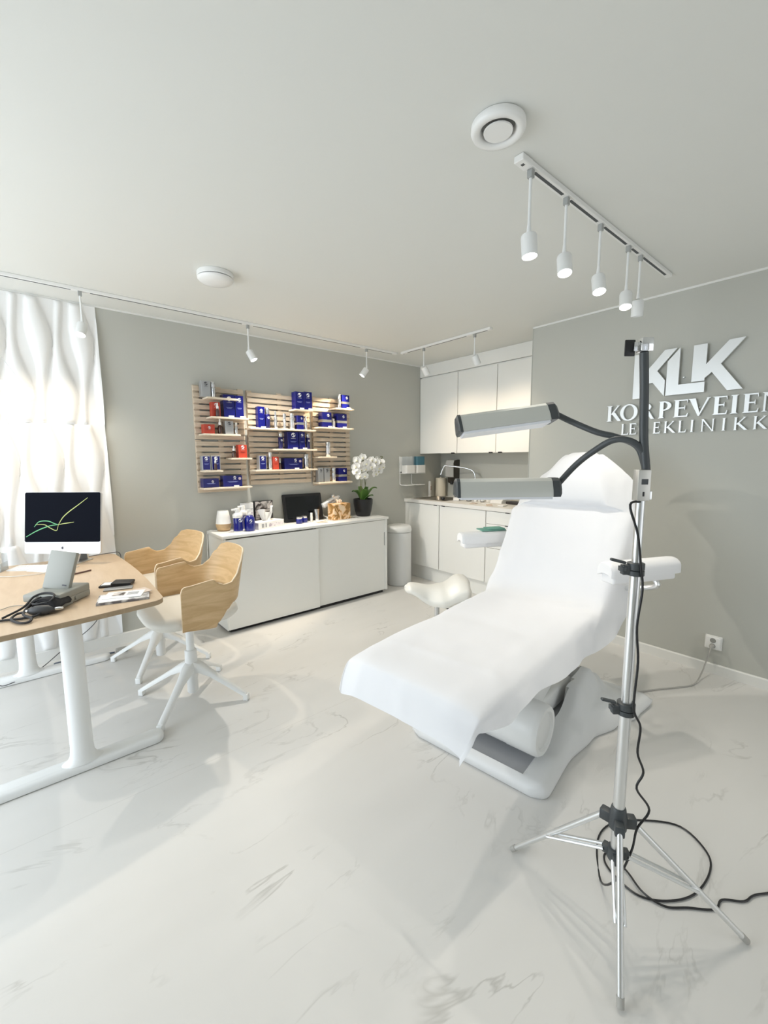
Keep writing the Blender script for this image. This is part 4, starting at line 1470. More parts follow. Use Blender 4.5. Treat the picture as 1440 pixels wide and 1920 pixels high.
ITEMS = [
    ('silverbox', 'L1', 1.131, 1.202, 0.125, 'silver carton on the topmost left shelf, beside a silver cylinder'),
    ('silvercyl', 'L1', 1.210, 1.244, 0.124, 'silver cylinder on the topmost left shelf, right of the silver carton'),
    ('redbox', 'L2', 1.204, 1.271, 0.116, 'upright red carton left of the tall blue cartons'),
    ('dropper_front', 'L2', 1.225, 1.257, 0.108, 'white-capped dropper bottle in front of the upper left red carton'),
    ('bluebox', 'L2', 1.300, 1.393, 0.184, 'tall blue carton next to the red carton on the left panel'),
    ('bluebox', 'L2', 1.398, 1.467, 0.183, 'tall blue carton at the right end of the second left shelf'),
    ('redbox', 'L3', 1.134, 1.219, 0.075, 'low flat red carton on the third left shelf'),
    ('dropper', 'L3', 1.250, 1.287, 0.127, 'brown dropper bottle right of the low red carton'),
    ('silverbox', 'L3', 1.306, 1.373, 0.108, 'plain silver carton on the third left shelf'),
    ('pump', 'L3', 1.387, 1.415, 0.101, 'small silver pump bottle at the right end of the third left shelf'),
    ('dropper', 'L4', 1.355, 1.391, 0.100, 'brown dropper bottle left of the small upright red carton'),
    ('redbox', 'L4', 1.407, 1.480, 0.109, 'small upright red carton on the short right-hand shelf of the left panel'),
    ('bluesilver', 'L5', 1.105, 1.172, 0.117, 'silver-edged blue carton at the far left of the fifth left shelf'),
    ('bluesilver', 'L5', 1.179, 1.250, 0.117, 'silver-edged blue carton with a dropper bottle in front of it'),
    ('dropper_front', 'L5', 1.187, 1.211, 0.099, 'dropper bottle in front of the silver-edged blue cartons'),
    ('bluebox', 'L6', 1.105, 1.229, 0.073, 'low wide blue carton at the left of the lowest left shelf'),
    ('bluebox', 'L6', 1.266, 1.426, 0.092, 'long blue carton with round sticker on the lowest left shelf'),
    ('bluebox', 'C1', 1.956, 2.044, 0.160, 'left tall blue carton on the topmost middle shelf'),
    ('bluebox', 'C1', 2.047, 2.130, 0.166, 'right tall blue carton on the topmost middle shelf'),
    ('bluebox', 'C2', 1.591, 1.655, 0.183, 'tall blue carton at the left end of the long bottle shelf'),
    ('darkbottle', 'C2', 1.664, 1.712, 0.176, 'dark pump bottle right of the tall blue carton on the bottle shelf'),
    ('slimpump', 'C2', 1.746, 1.775, 0.152, 'slender silver spray bottle with narrow neck on the bottle shelf'),
    ('silvercyl', 'C2', 1.833, 1.861, 0.137, 'thin silver cylinder in the middle of the long bottle shelf'),
    ('silvercyl', 'C2', 1.904, 1.947, 0.143, 'thicker silver cylinder left of the banded carton on the bottle shelf'),
    ('banded', 'C2', 1.972, 2.038, 0.129, 'dark blue carton with silver band at the right of the bottle shelf'),
    ('slimbottle', 'C2', 2.051, 2.078, 0.128, 'slim silver bottle at the right end of the bottle shelf'),
    ('darkbottle', 'C3', 1.785, 1.827, 0.150, 'dark bottle with silver cap left of the paired blue cartons'),
    ('bluebox', 'C3', 1.869, 1.978, 0.155, 'wider blue carton of the pair on the third middle shelf'),
    ('bluebox', 'C3', 1.986, 2.044, 0.158, 'narrower blue carton of the pair on the third middle shelf'),
    ('darkbottle', 'C3', 2.065, 2.107, 0.150, 'dark bottle with silver cap right of the paired blue cartons'),
    ('bluesilver', 'C4', 1.585, 1.654, 0.123, 'silver-edged blue carton at the left of the lowest middle shelf'),
    ('silvercyl', 'C4', 1.679, 1.714, 0.153, 'tall silver cylinder beside the red carton on the lowest middle shelf'),
    ('redbox', 'C4', 1.717, 1.771, 0.113, 'red carton half hidden by a silver cylinder on the lowest middle shelf'),
    ('dropper', 'C4', 1.776, 1.799, 0.101, 'small dropper bottle left of the long blue carton'),
    ('bluebox', 'C4', 1.830, 2.010, 0.100, 'longest blue carton, lying on the lowest middle shelf'),
    ('silvercyl', 'C4', 2.040, 2.086, 0.140, 'silver cylinder at the right end of the lowest middle shelf'),
    ('silvercyl', 'R1', 2.432, 2.462, 0.133, 'thin silver cylinder on the topmost right shelf'),
    ('banded', 'R1', 2.472, 2.560, 0.135, 'silver-banded blue carton on the topmost right shelf'),
    ('banded', 'R2', 2.240, 2.344, 0.144, 'left silver-banded blue carton on the second right shelf'),
    ('pump', 'R2', 2.358, 2.394, 0.090, 'small silver pump bottle between two banded cartons'),
    ('banded', 'R2', 2.412, 2.525, 0.140, 'right silver-banded blue carton on the second right shelf'),
    ('silvercyl', 'R3', 2.286, 2.334, 0.139, 'lone silver cylinder on the short third right shelf'),
    ('silverbox', 'R4', 2.182, 2.239, 0.140, 'silver carton at the left end of the lowest right shelf'),
    ('silverbox', 'R4', 2.248, 2.313, 0.139, 'silver carton second from left on the lowest right shelf'),
    ('silvercyl', 'R4', 2.347, 2.390, 0.137, 'silver cylinder between silver and banded cartons, lowest right shelf'),
    ('banded', 'R4', 2.419, 2.517, 0.130, 'silver-banded blue carton on the lowest shelf behind the orchid stems'),
]
for kind, s, x0, x1, h, lab in ITEMS:
    product(kind, x0, x1, SH[s][2], h, lab, 3.575)
# little white shelf labels standing at the front edge
TAGS = ['tall blue carton beside the upper red carton', 'tall blue carton at the second left shelf end', 'left tall blue carton, topmost middle shelf', 'right tall blue carton, topmost middle shelf',
        'tall blue carton on the bottle shelf', 'wider blue carton of the third middle shelf', 'narrower blue carton of the third middle shelf', 'longest blue carton, lowest middle shelf',
        'banded carton on the topmost right shelf', 'left banded carton, second right shelf', 'right banded carton, second right shelf', 'long blue carton on the lowest left shelf']
for k, (s, x) in enumerate((('L2', 1.345), ('L2', 1.44), ('C1', 2.0), ('C1', 2.09), ('C2', 1.62), ('C3', 1.92), ('C3', 2.02), ('C4', 1.93), ('R1', 2.52), ('R2', 2.30), ('R2', 2.47), ('L6', 1.36))):
    b = MB(); b.box(x - 0.022, x + 0.022, 3.533, 3.5345, SH[s][2] + 0.0005, SH[s][2] + 0.013)
    o = b.build('price_tag', PAPER, smooth=False)
    tag(o, 'small white price tag under the ' + TAGS[k], 'price tag', 'price tags on the display shelves')

# ------------------------------------------------------------------ things on the sideboard (top z = 0.80)
ZS = 0.8008
t = thing('aroma_diffuser', 'white cone diffuser with light wooden base at the sideboard left end', 'diffuser', (1.252, 3.585, ZS))
b = MB(); b.lathe([(0.040, 0), (0.048, 0.004), (0.060, 0.035), (0.062, 0.062)], 32); b.build('wooden_base', CORK, t, angle=50)
b = MB(); b.lathe([(0.062, 0.062), (0.060, 0.066), (0.054, 0.11), (0.044, 0.165), (0.040, 0.170), (0.034, 0.168), (0.030, 0.160)], 32); b.build('white_shade', WHITE, t, angle=50)

b = MB(); b.tube(spl([(-0.05, 0.02, 0.004), (-0.10, 0.05, 0.004), (-0.118, 0.06, -0.02), (-0.120, 0.065, -0.10), (-0.128, 0.05, -0.16), (-0.121, 0.07, -0.30), (-0.119, 0.085, -0.60)], 6), 0.0028, 8); b.build('cord', WHITE, t)

def foambottle(name, lab, loc, r, h, body):
    t = thing(name, lab, 'bottle', loc, 0, 'pump bottles on the sideboard')
    b = MB(); b.lathe([(r * 0.95, 0), (r, 0.003), (r, 0.010)], 24); b.lathe([(r * 0.98, 0.010), (r * 0.98, h * 0.58), (r * 0.95, h * 0.60)], 24)
    b.build('bottle_body', body, t, angle=50)
    b = MB(); b.lathe([(r * 1.02, 0), (r * 1.02, 0.008)], 24); b.build('base_ring', WHITE, t)
    b = MB(); b.lathe([(r * 1.0, h * 0.60), (r * 1.05, h * 0.62), (r * 1.05, h * 0.74), (r * 0.7, h * 0.80), (r * 0.55, h * 0.81), (r * 0.55, h * 0.92), (r * 0.5, h)], 24)
    b.box(-r * 1.25, 0, -r * 0.35, r * 0.35, h * 0.90, h * 0.985, 0.003)
    b.build('pump_head', WHITE, t, angle=50)
    mark(t, r * 0.2, -r - 0.0012, h * 0.50, r * 0.42, text=False)
    return t


foambottle('foam_bottle', 'blue foam pump bottle with white head, nearest the sideboard edge', (1.325, 3.455, ZS), 0.038, 0.195, BLUEG)
foambottle('foam_bottle', 'lilac-blue pump bottle standing behind the two blue ones', (1.405, 3.54, ZS), 0.034, 0.205, mat('lilac_glass', (0.20, 0.19, 0.38), 0.25))
t = thing('lotion_bottle', 'round-shouldered cobalt lotion bottle with white pump, left of tissue box', 'bottle', (1.417, 3.435, ZS), 0, 'pump bottles on the sideboard')
b = MB(); b.lathe([(0.038, 0), (0.042, 0.005), (0.044, 0.02), (0.044, 0.085), (0.040, 0.110), (0.026, 0.128), (0.016, 0.132)], 28); b.build('bottle_body', BLUEG, t, angle=60)
b = MB(); b.lathe([(0.018, 0.130), (0.018, 0.148), (0.007, 0.150), (0.007, 0.165), (0.012, 0.166), (0.012, 0.178)], 16); b.box(-0.035, 0.005, -0.006, 0.006, 0.168, 0.178, 0.002); b.build('pump_head', WHITE, t, angle=50)
mark(t, -0.008, -0.0455, 0.088, 0.012)
# white carton and portrait box behind
t = thing('white_carton', 'white product carton leaning against the portrait collage box', 'box', (1.490, 3.625, ZS))
b = MB(); b.box(-0.055, 0.045, 0, 0.05, 0, 0.212, 0.001, 1); b.build('carton_body', PAPER, t)
b = MB(); b.box(-0.05, 0.04, -0.001, 0, 0.03, 0.13); b.build('printed_panel', LAV, t, smooth=False)
b = MB(); b.box(-0.05, 0.04, -0.001, 0, 0.155, 0.162); b.build('print_lines', GREYINK, t, smooth=False)
t = thing('portrait_box', 'box printed with a grid of black and white portraits behind the tissues', 'box', (1.635, 3.625, ZS))
b = MB(); b.box(-0.085, 0.085, 0, 0.04, 0, 0.222, 0.001, 1); b.build('carton_body', BLACK, t)
b = MB()
for i in range(3):
    for j in range(3):
        b.box(-0.082 + i * 0.055, -0.082 + i * 0.055 + 0.052, -0.001, 0, 0.004 + j * 0.073, 0.004 + j * 0.073 + 0.069)
b.build('portrait_grid', COLL, t, smooth=False)
# tissue box
t = thing('tissue_box', 'low lilac and white tissue box with tissues pulled up', 'tissue box', (1.605, 3.52, ZS), math.radians(17))
b = MB(); b.box(-0.145, 0.145, -0.065, 0.065, 0, 0.058, 0.001, 1); b.build('carton_body', PAPER, t)
b = MB(); b.box(-0.03, 0.13, -0.0662, -0.065, 0.012, 0.042); b.build('lilac_print', LAV, t, smooth=False)
b = MB(); b.box(-0.1462, -0.145, -0.06, 0.06, 0.004, 0.054); b.build('lilac_end_print', LAV, t, smooth=False)
b = MB(); b.box(-0.11, -0.085, -0.0662, -0.065, 0.012, 0.046); b.box(-0.07, -0.055, -0.0662, -0.065, 0.012, 0.046); b.build('dark_print', GREYINK, t, smooth=False)
b = MB(); b.norecalc = True
rows = []
for i in range(17):
    s = i / 16
    row = []
    for j in range(25):
        a = j / 24
        x = (-0.065 + 0.13 * a) * (0.55 + 0.75 * s) + 0.01 * s
        y = 0.022 * math.sin(a * 13 + s * 2) * (0.3 + s) + 0.010 * math.sin(a * 29)
        z = 0.056 + s * (0.085 + 0.022 * math.sin(a * 7.5 + 0.6) + 0.02 * a)
        row.append((x, y, z))
    rows.append(row)
b.grid(rows)
b.build('tissue', PAPER, t, angle=180)
# leaning black monitor
t = thing('display_monitor', 'black touch screen leaning back against the wall on the sideboard', 'monitor', (2.035, 3.60, ZS + 0.0055), math.radians(-6), rot=(math.radians(-12), 0, math.radians(-4)))
b = MB(); b.prism(rrect(-0.200, 0.200, 0.0, 0.262, 0.008), 0, 0.022, 'xz'); b.build('housing', BLACK, t)
b = MB(); b.box(-0.172, 0.172, -0.0015, 0, 0.028, 0.236); b.build('screen', GLASSY, t, smooth=False)
for k, (x, y) in enumerate(((1.925, 3.515), (1.995, 3.545))):
    jar('cream_jar', ['cobalt cream jar with silver lid, left of the pair before the monitor', 'cobalt cream jar with silver lid, right of the pair before the monitor'][k], (x, y, ZS), 0.030, 0.042, BLUEG, SILVER, 0.020, 'jar', 'cream jars before the monitor')
jar('serum_vial', 'slim cream serum vial beside the cream jars', (2.065, 3.53, ZS), 0.012, 0.058, CREAM, WHITE, 0.028, 'vial')
t = thing('cream_tube', 'silver squeeze tube standing on its cap before the monitor', 'tube', (2.135, 3.545, ZS))
b = MB()
rings = []
for s in range(7):
    f = s / 6
    rx, ry = 0.018 + 0.008 * f, 0.018 * (1 - f) + 0.002
    rings.append([(rx * math.cos(2 * PI * k / 20), ry * math.sin(2 * PI * k / 20), 0.022 + 0.092 * f) for k in range(20)])
b.rings(rings); b.build('tube_body', SILVER, t, angle=60)
b = MB(); b.lathe([(0.017, 0), (0.017, 0.022)], 20); b.build('cap', WHITE, t)
for k, (x, y, a) in enumerate(((2.00, 3.44, 0.2), (2.12, 3.43, -0.25), (2.13, 3.50, 0.1))):
    b = MB(); b.box(-0.05, 0.05, -0.03, 0.03, 0, 0.0012 + 0.001 * k)
    o = b.build('leaflet', PAPER if k != 1 else mat('beige_card', (0.66, 0.55, 0.47), 0.6), smooth=False); o.location = (x, y, ZS + 0.0013 * k); o.rotation_euler = (0, 0, a)
    tag(o, ['white leaflet on the sideboard before the blue cream jars', 'beige leaflet on the sideboard before the silver tube', 'small white card under the silver squeeze tube front'][k], 'leaflet', 'leaflets on the sideboard')
# device with white hose
t = thing('skin_care_device', 'white handheld device on a curved white hose beside the monitor', 'device', (2.335, 3.625, ZS))
b = MB()
b.tube(spl([(-0.02, 0.0, 0.012), (-0.075, 0.0, 0.03), (-0.105, 0.0, 0.09), (-0.09, -0.01, 0.13), (-0.05, -0.02, 0.155)], 8), 0.008, 10)
b.lathe([(0.05, 0), (0.05, 0.012), (0.02, 0.018)], 24, (0.0, 0, 0))
b.build('hose', WHITE, t)
Mh = Matrix.Translation((-0.01, -0.03, 0.175)) @ Matrix.Rotation(-0.42, 4, 'Y')
b = MB(); b.box(-0.10, 0.09, -0.028, 0.028, -0.024, 0.022, 0.008, 3, M=Mh); b.build('handpiece', WHITE, t)
b = MB(); b.lathe([(0.024, 0), (0.026, 0.008), (0.026, 0.02), (0.018, 0.03)], 20, M=Mh @ Matrix.Translation((0.05, 0, 0.018))); b.lathe([(0.016, 0), (0.018, 0.02)], 16, M=Mh @ Matrix.Translation((0.088, 0, 0)) @ Matrix.Rotation(PI / 2, 4, 'Y')); b.build('lens_head', ALU, t)
b = MB(); b.box(-0.05, 0.03, -0.0295, -0.028, -0.008, 0.008, M=Mh); b.build('print_lines', GREYINK, t, smooth=False)
# gold tissue box
t = thing('gold_tissue_box', 'tall cube tissue box with gold marbled print', 'tissue box', (2.345, 3.475, ZS + 0.0062), math.radians(3))
b = MB(); b.box(-0.098, 0.098, -0.055, 0.055, 0, 0.155, 0.002, 1); b.build('carton_body', GOLD, t)
b = MB(); b.norecalc = True
rows = [[((-0.03 + 0.06 * a / 12) * (1 + 0.2 * s), 0.01 * math.sin(a * 1.3) * (0.4 + s), 0.154 + s * (0.035 + 0.008 * math.sin(a))) for a in range(13)] for s in (0, 0.33, 0.66, 1)]
b.grid(rows); b.build('tissue', mat('peach_paper', (0.80, 0.68, 0.55), 0.8), t, angle=180)
b = MB(); b.box(-0.13, 0.17, -0.06, 0.05, 0, 0.0055, 0.001, 1)
o = b.build('display_plate', CTOP); o.location = (2.355, 3.475, ZS); tag(o, 'thin pale stone plate under the gold tissue box', 'tray')
b = MB(); b.box(-0.025, 0.025, -0.02, 0.02, 0, 0.014, 0.002)
o = b.build('soap_bar', mat('pale_soap', (0.70, 0.68, 0.55), 0.5)); o.location = (2.49, 3.50, ZS + 0.0062); tag(o, 'small pale green soap block right of the gold tissue box', 'soap')

# ------------------------------------------------------------------ orchid
oc = thing('potted_orchid', 'white moth orchid with four stems in a black pot on the sideboard', 'orchid', (2.695, 3.545, ZS))
b = MB(); b.lathe([(0.066, 0), (0.072, 0.004), (0.088, 0.06), (0.100, 0.13), (0.102, 0.175), (0.096, 0.178), (0.092, 0.150), (0.001, 0.150)], 36); b.build('pot', POTM, oc, angle=50)
# leaves
for a, L, hgt, w in ((150, 0.17, 0.10, 0.035), (185, 0.10, 0.11, 0.034), (250, 0.11, 0.12, 0.042), (300, 0.10, 0.06, 0.04), (-20, 0.14, 0.13, 0.036), (20, 0.13, 0.09, 0.034), (95, 0.08, 0.14, 0.032), (270, 0.07, 0.14, 0.03)):
    d = Vector((math.cos(math.radians(a)), math.sin(math.radians(a)), 0))
    if d.y > 0.3:
        L *= 0.6
    n = Vector((-d.y, d.x, 0))
    rows = []
    for i in range(11):
        t_ = i / 10
        c = d * (0.015 + L * t_) + Vector((0, 0, 0.150 + hgt * math.sin(t_ * 1.9) * 1.05))
        ww = w * math.sin(PI * min(1, 0.12 + 0.88 * t_) ** 0.8) ** 0.7 if t_ < 1 else 0.001
        rows.append([c + n * ww * k + Vector((0, 0, 0.010 * abs(k))) for k in (-1, -0.5, 0, 0.5, 1)])
    b = MB(); b.norecalc = True; b.grid(rows)
    b.build('leaf', LEAF, oc, angle=180, mods=[('SOLIDIFY', dict(thickness=0.003))])


def flower_mesh():
    b = MB(); b.norecalc = True
    R = 0.040
    def petal(ang, L, w, z):
        rows = []
        c, s = math.cos(ang), math.sin(ang)
        for i in range(6):
            t_ = i / 5
            ww = w * math.sin(PI * (0.08 + 0.86 * t_)) ** 0.6
            if i == 5: ww = w * 0.35
            rows.append([(c * (L * t_) - s * ww * k, z + 0.006 * math.sin(t_ * 2.6) - 0.006 * k * k * t_, s * (L * t_) + c * ww * k) for k in (-1, -0.5, 0, 0.5, 1)])
        b.grid(rows)
    for a, L, w in ((90, 0.044, 0.019), (210, 0.042, 0.018), (330, 0.042, 0.018)):
        petal(math.radians(a), L, w, 0.002)
    for a in (12, 168):
        petal(math.radians(a), 0.047, 0.029, -0.004)
    o = b.build('flower', PETAL, angle=180)
    return o


FL = flower_mesh(); C.objects.unlink(FL)
b = MB(); b.lathe([(0.001, -0.022), (0.006, -0.016), (0.007, -0.008), (0.004, 0.0)], 8, (0, 0, -0.004), 'y'); b.box(-0.010, 0.010, -0.014, -0.008, -0.012, 0.002, 0.003)
LIP = b.build('flower_lip', YELL); C.objects.unlink(LIP)
rf = random.Random(11)
stems = [
    [(-0.04, -0.01, 0.15), (-0.045, -0.02, 0.35), (-0.035, -0.03, 0.50), (-0.02, -0.04, 0.575), (-0.09, -0.06, 0.610), (-0.16, -0.07, 0.575), (-0.20, -0.08, 0.50)],
    [(-0.02, 0.0, 0.15), (-0.022, -0.01, 0.35), (-0.01, -0.02, 0.50), (-0.04, -0.05, 0.58), (-0.10, -0.08, 0.56), (-0.13, -0.09, 0.47)],
    [(0.045, -0.01, 0.15), (0.03, -0.01, 0.27), (0.01, -0.01, 0.40), (-0.005, -0.02, 0.52), (0.04, -0.03, 0.585), (0.10, -0.04, 0.605), (0.17, -0.05, 0.60)],
    [(0.02, 0.01, 0.15), (0.03, 0.0, 0.30), (0.045, -0.01, 0.43), (0.07, -0.03, 0.50), (0.13, -0.05, 0.545), (0.19, -0.06, 0.56)],
]
for s in stems:
    b = MB(); b.tube(spl(s, 6), 0.0032, 8); b.build('stem', STEM, oc)
flw = [(-0.155, 0.585), (-0.085, 0.612), (-0.175, 0.525), (-0.115, 0.545), (-0.055, 0.555), (-0.150, 0.470), (-0.095, 0.485), (-0.045, 0.500), (-0.120, 0.425), (-0.075, 0.430),
       (0.005, 0.560), (0.045, 0.585), (0.030, 0.520), (0.090, 0.570), (0.065, 0.500), (0.140, 0.585), (0.185, 0.560), (0.135, 0.500), (0.110, 0.445), (0.155, 0.470), (0.178, 0.515)]
for k, (x, z) in enumerate(flw):
    fo = FL if k == 0 else FL.copy()
    link(fo, oc)
    # flowers turned towards the room with their own yaw and pitch
    fo.location = (x, -0.085 - rf.uniform(0, 0.045) + 0.02 * (x > 0), z - 0.01)
    fo.rotation_euler = (rf.uniform(-0.35, 0.25), rf.uniform(-0.4, 0.4), rf.uniform(-0.9, 0.5) * (1 if x > 0 else 0.8))
    li = LIP if k == 0 else LIP.copy()
    link(li, fo)
for k, (x, z) in enumerate(((0.205, 0.605), (0.222, 0.600), (0.215, 0.585))):
    b = MB(); b.lathe([(0.001, 0), (0.006, 0.006), (0.005, 0.014), (0.001, 0.018)], 8, (x, -0.05, z)); b.build('bud', STEM, oc)

# ------------------------------------------------------------------ desk
dk = thing('desk', 'oak-topped white height-adjustable desk with T-shaped feet at the left', 'desk', (0.07, 2.87, 0))


def desk_outline():
    # gently bowed sides, rounded corners (local coords)
    x0, x1, y0, y1 = -0.42, 0.405, -0.665, 0.70
    pts = []
    r = 0.06
    def bow(pa, pb, d, n=10):
        for i in range(n + 1):
            t_ = i / n
            p = Vector(pa).lerp(Vector(pb), t_)
            nrm = Vector((pb[1] - pa[1], -(pb[0] - pa[0]))).normalized()
            pts.append(tuple(p + nrm * d * math.sin(PI * t_)))
    bow((x0 + r, y0 - 0.07), (x1 - r, y0), 0.012)
    for i in range(1, 5):
        a = math.radians(-90 + 90 * i / 5); pts.append((x1 - r + r * math.cos(a), y0 + r + r * math.sin(a)))
    bow((x1, y0 + r), (x1 - 0.02, y1 - r), 0.02)
    for i in range(1, 5):
        a = math.radians(90 * i / 5); pts.append((x1 - 0.02 - r + r * math.cos(a), y1 - r + r * math.sin(a)))
    bow((x1 - 0.02 - r, y1), (x0 + r, y1), 0.0)
    for i in range(1, 5):
        a = math.radians(90 + 90 * i / 5); pts.append((x0 + r + r * math.cos(a), y1 - r + r * math.sin(a)))
    bow((x0, y1 - r), (x0, y0 + r - 0.07), 0.02)
    for i in range(1, 5):
        a = math.radians(180 + 90 * i / 5); pts.append((x0 + r + r * math.cos(a), y0 - 0.07 + r + r * math.sin(a)))
    return pts


ol = desk_outline()
b = MB()
b.mi = 1
b.rings([[(x * 0.994, y * 0.997, 0.706) for x, y in ol], [(x, y, 0.708) for x, y in ol], [(x, y, 0.7285) for x, y in ol]], True, True, False)
b.mi = 0
b.rings([[(x, y, 0.7285) for x, y in ol], [(x * 0.998, y * 0.999, 0.730) for x, y in ol]], True, False, True)
b.build('tabletop', [DESKW, DEDGE], dk, angle=30)
b = MB(); b.box(-0.30, 0.28, -0.52, 0.55, 0.675, 0.705, 0.004); b.build('underframe', WMET, dk)
for yy, xx in ((-0.60, 0.03), (0.60, -0.15)):
    b = MB()
    def el(cx, cy, rx, ry, z, n=28): return [(cx + rx * math.cos(2 * PI * k / n), cy + ry * math.sin(2 * PI * k / n), z) for k in range(n)]
    b.rings([el(xx, yy, 0.085, 0.046, 0.038), el(xx, yy, 0.060, 0.044, 0.048), el(xx, yy, 0.048, 0.043, 0.07), el(xx, yy, 0.044, 0.042, 0.11), el(xx, yy, 0.042, 0.040, 0.70)])
    b.build('leg', WMET, dk, angle=50)
    b = MB()
    def foot(w, s, z):
        out = []
        xa, xb = (-0.44, 0.37) if yy < 0 else (-0.40, 0.30)
        for i in range(9):
            a = -PI / 2 + PI * i / 8
            out.append((xb - w + (w * 0.9) * math.cos(a) * s + 0.0, yy + w * math.sin(a) * s, z))
        for i in range(9):
            a = PI / 2 + PI * i / 8
            out.append((xa + w + (w * 0.9) * math.cos(a) * s, yy + w * math.sin(a) * s, z))
        return out
    b.rings([foot(0.046, 0.97, 0.004), foot(0.046, 1.0, 0.008), foot(0.046, 1.0, 0.028), foot(0.046, 0.9, 0.036), foot(0.046, 0.7, 0.040)])
    b.build('foot', WMET, dk, angle=40)

ZD = 0.7305
# computer: turned to face the room
ia = math.atan2(-0.6439, 0.765)       # screen width direction
cxm = Vector((0.173, 3.415, 0))
im = thing('desktop_computer', 'slim silver all-in-one desktop computer with black glowing screen on the desk', 'computer', (cxm.x, cxm.y, ZD), ia)
hw, zb, ztop = 0.243, 0.068, 0.462
b = MB(); b.prism(rrect(-hw, hw, zb, ztop, 0.012), -0.010, 0.006, 'xz'); b.build('screen_housing', mat('silver_white_aluminium', (0.78, 0.80, 0.82), 0.3, 0.3), im)
b = MB(); b.prism(rrect(-hw + 0.001, hw - 0.001, zb + 0.074, ztop - 0.001, 0.010), -0.0118, -0.0101, 'xz'); sc = b.build('screen_glass', SCR, im)
b = MB(); b.prism([(0.03, 0.01), (0.05, 0.008), (0.09, 0.10), (0.09, 0.20), (0.05, 0.21)], -0.06, 0.06, 'yz'); b.build('housing_bulge', mat('silver_white_aluminium', (0.8, 0.8, 0.8)), im, smooth=False)
b = MB()
b.box(-0.095, 0.095, -0.06, 0.11, 0.0, 0.006, 0.002); b.prism([(0.085, 0.005), (0.097, 0.005), (0.060, 0.20), (0.045, 0.20)], -0.075, 0.075, 'yz')
b.build('stand', ALU, im)
# screen picture: looping green-yellow light trails
GL = mat('green_light_trail', (0, 0, 0), 0.5, emit=(0.16, 0.62, 0.26), estr=1.0)
YL = mat('yellow_light_trail', (0, 0, 0), 0.5, emit=(0.62, 0.72, 0.22), estr=1.0)


def sp(px, py):      # crop pixel (215..825 across, 165..590 down) -> screen plane
    return (-hw + (px - 212) / (822 - 212) * 2 * hw, -0.0122, ztop - (py - 163) / (590 - 163) * (ztop - zb - 0.074))



def trail(pts, w, mt):
    P = spl([sp(*p) for p in pts], 8)
    b = MB()
    rows = []
    for i, p in enumerate(P):
        tt = (P[min(i + 1, len(P) - 1)] - P[max(i - 1, 0)]).normalized()
        nn = Vector((-tt.z, 0, tt.x))
        ww = w * (0.35 + 0.65 * math.sin(PI * (0.1 + 0.85 * i / (len(P) - 1))))
        rows.append([p + nn * ww + Vector((0, -0.0006, 0)), p - nn * ww + Vector((0, -0.0006, 0))])
    b.norecalc = True
    b.grid(rows)
    b.build('screen_light_trail', mt, sc, smooth=False)


trail([(225, 545), (290, 505), (350, 475), (420, 450), (485, 440)], 0.0032, GL)
trail([(290, 460), (330, 415), (400, 410), (450, 430), (485, 440)], 0.0028, GL)
trail([(300, 440), (370, 440), (420, 470), (470, 490), (485, 440)], 0.0024, YL)
trail([(485, 440), (520, 380), (570, 330), (640, 275), (720, 210)], 0.0030, YL)
trail([(485, 440), (540, 430), (610, 420)], 0.0026, YL)
# fruit-shaped mark on the chin
b = MB()
zc = zb + 0.037
pts = []
for i in range(28):
    a = 2 * PI * i / 28
    r = 0.0085 * (1 - 0.10 * math.cos(2 * a) - 0.07 * math.cos(a - PI / 2))
    x, z = r * math.cos(a), r * math.sin(a)
    dd = math.hypot(x - 0.0105, z - 0.0005)
    if dd < 0.0048:
        x = 0.0105 - 0.0048 * (0.0105 - x) / max(dd, 1e-5)
    pts.append((x, z + zc))
b.prism(pts, -0.0108, -0.0101, 'xz')
b.prism([(0.0005, zc + 0.0095), (0.0012, zc + 0.0125), (0.0045, zc + 0.0145), (0.0040, zc + 0.0112)], -0.0108, -0.0101, 'xz')
b.build('chin_mark', DARKINK, im, smooth=False)

TB = math.radians(-8)
for o_ in list(im.children):
    if o_.name.split('.')[0] in ('screen_housing', 'screen_glass', 'housing_bulge', 'chin_mark'):
        o_.rotation_euler = (TB, 0, 0)
        o_.location = (0, math.sin(TB) * 0.25, 0.25 - math.cos(TB) * 0.25)

# keyboard, mouse
t = thing('keyboard', 'thin white keyboard on the desk in front of the computer', 'keyboard', (0.012, 3.372, ZD), math.radians(-36))
b = MB(); b.prism([(-0.055, 0), (0.055, 0), (0.055, 0.010), (-0.055, 0.004)], -0.135, 0.12, 'yz'); b.build('key_tray', mat('silver_white_aluminium', (0.8, 0.8, 0.8)), t, smooth=False)
b = MB()
for i in range(13):
    for j in range(5):
        x, y = -0.130 + i * 0.019, -0.048 + j * 0.020
        b.box(x, x + 0.016, y, y + 0.016, 0.005 + 0.0545 * (y + 0.055), 0.0075 + 0.0545 * (y + 0.055))
b.build('keys', PAPER, t, smooth=False)
t = thing('computer_mouse', 'white low mouse beside the keyboard', 'mouse', (0.155, 3.12, ZD), math.radians(-60))
b = MB()
rings = []
for i in range(8):
    z = math.sin(i / 7 * PI / 2)
    r = math.cos(i / 7 * PI / 2)
    rings.append([(0.055 * max(r, 0.02) * math.cos(2 * PI * k / 24), 0.029 * max(r, 0.02) * math.sin(2 * PI * k / 24), 0.004 + 0.018 * z) for k in range(24)])
b.rings(rings); b.build('shell', WHITE, t, angle=180)
b = MB(); b.box(-0.16, -0.03, -0.045, 0.045, 0, 0.002); 
o = b.build('paper_sheet', PAPER, smooth=False); o.location = (0.10, 3.22, ZD); o.rotation_euler = (0, 0, -0.9); tag(o, 'white paper note beside the keyboard, half behind the grey device', 'paper')
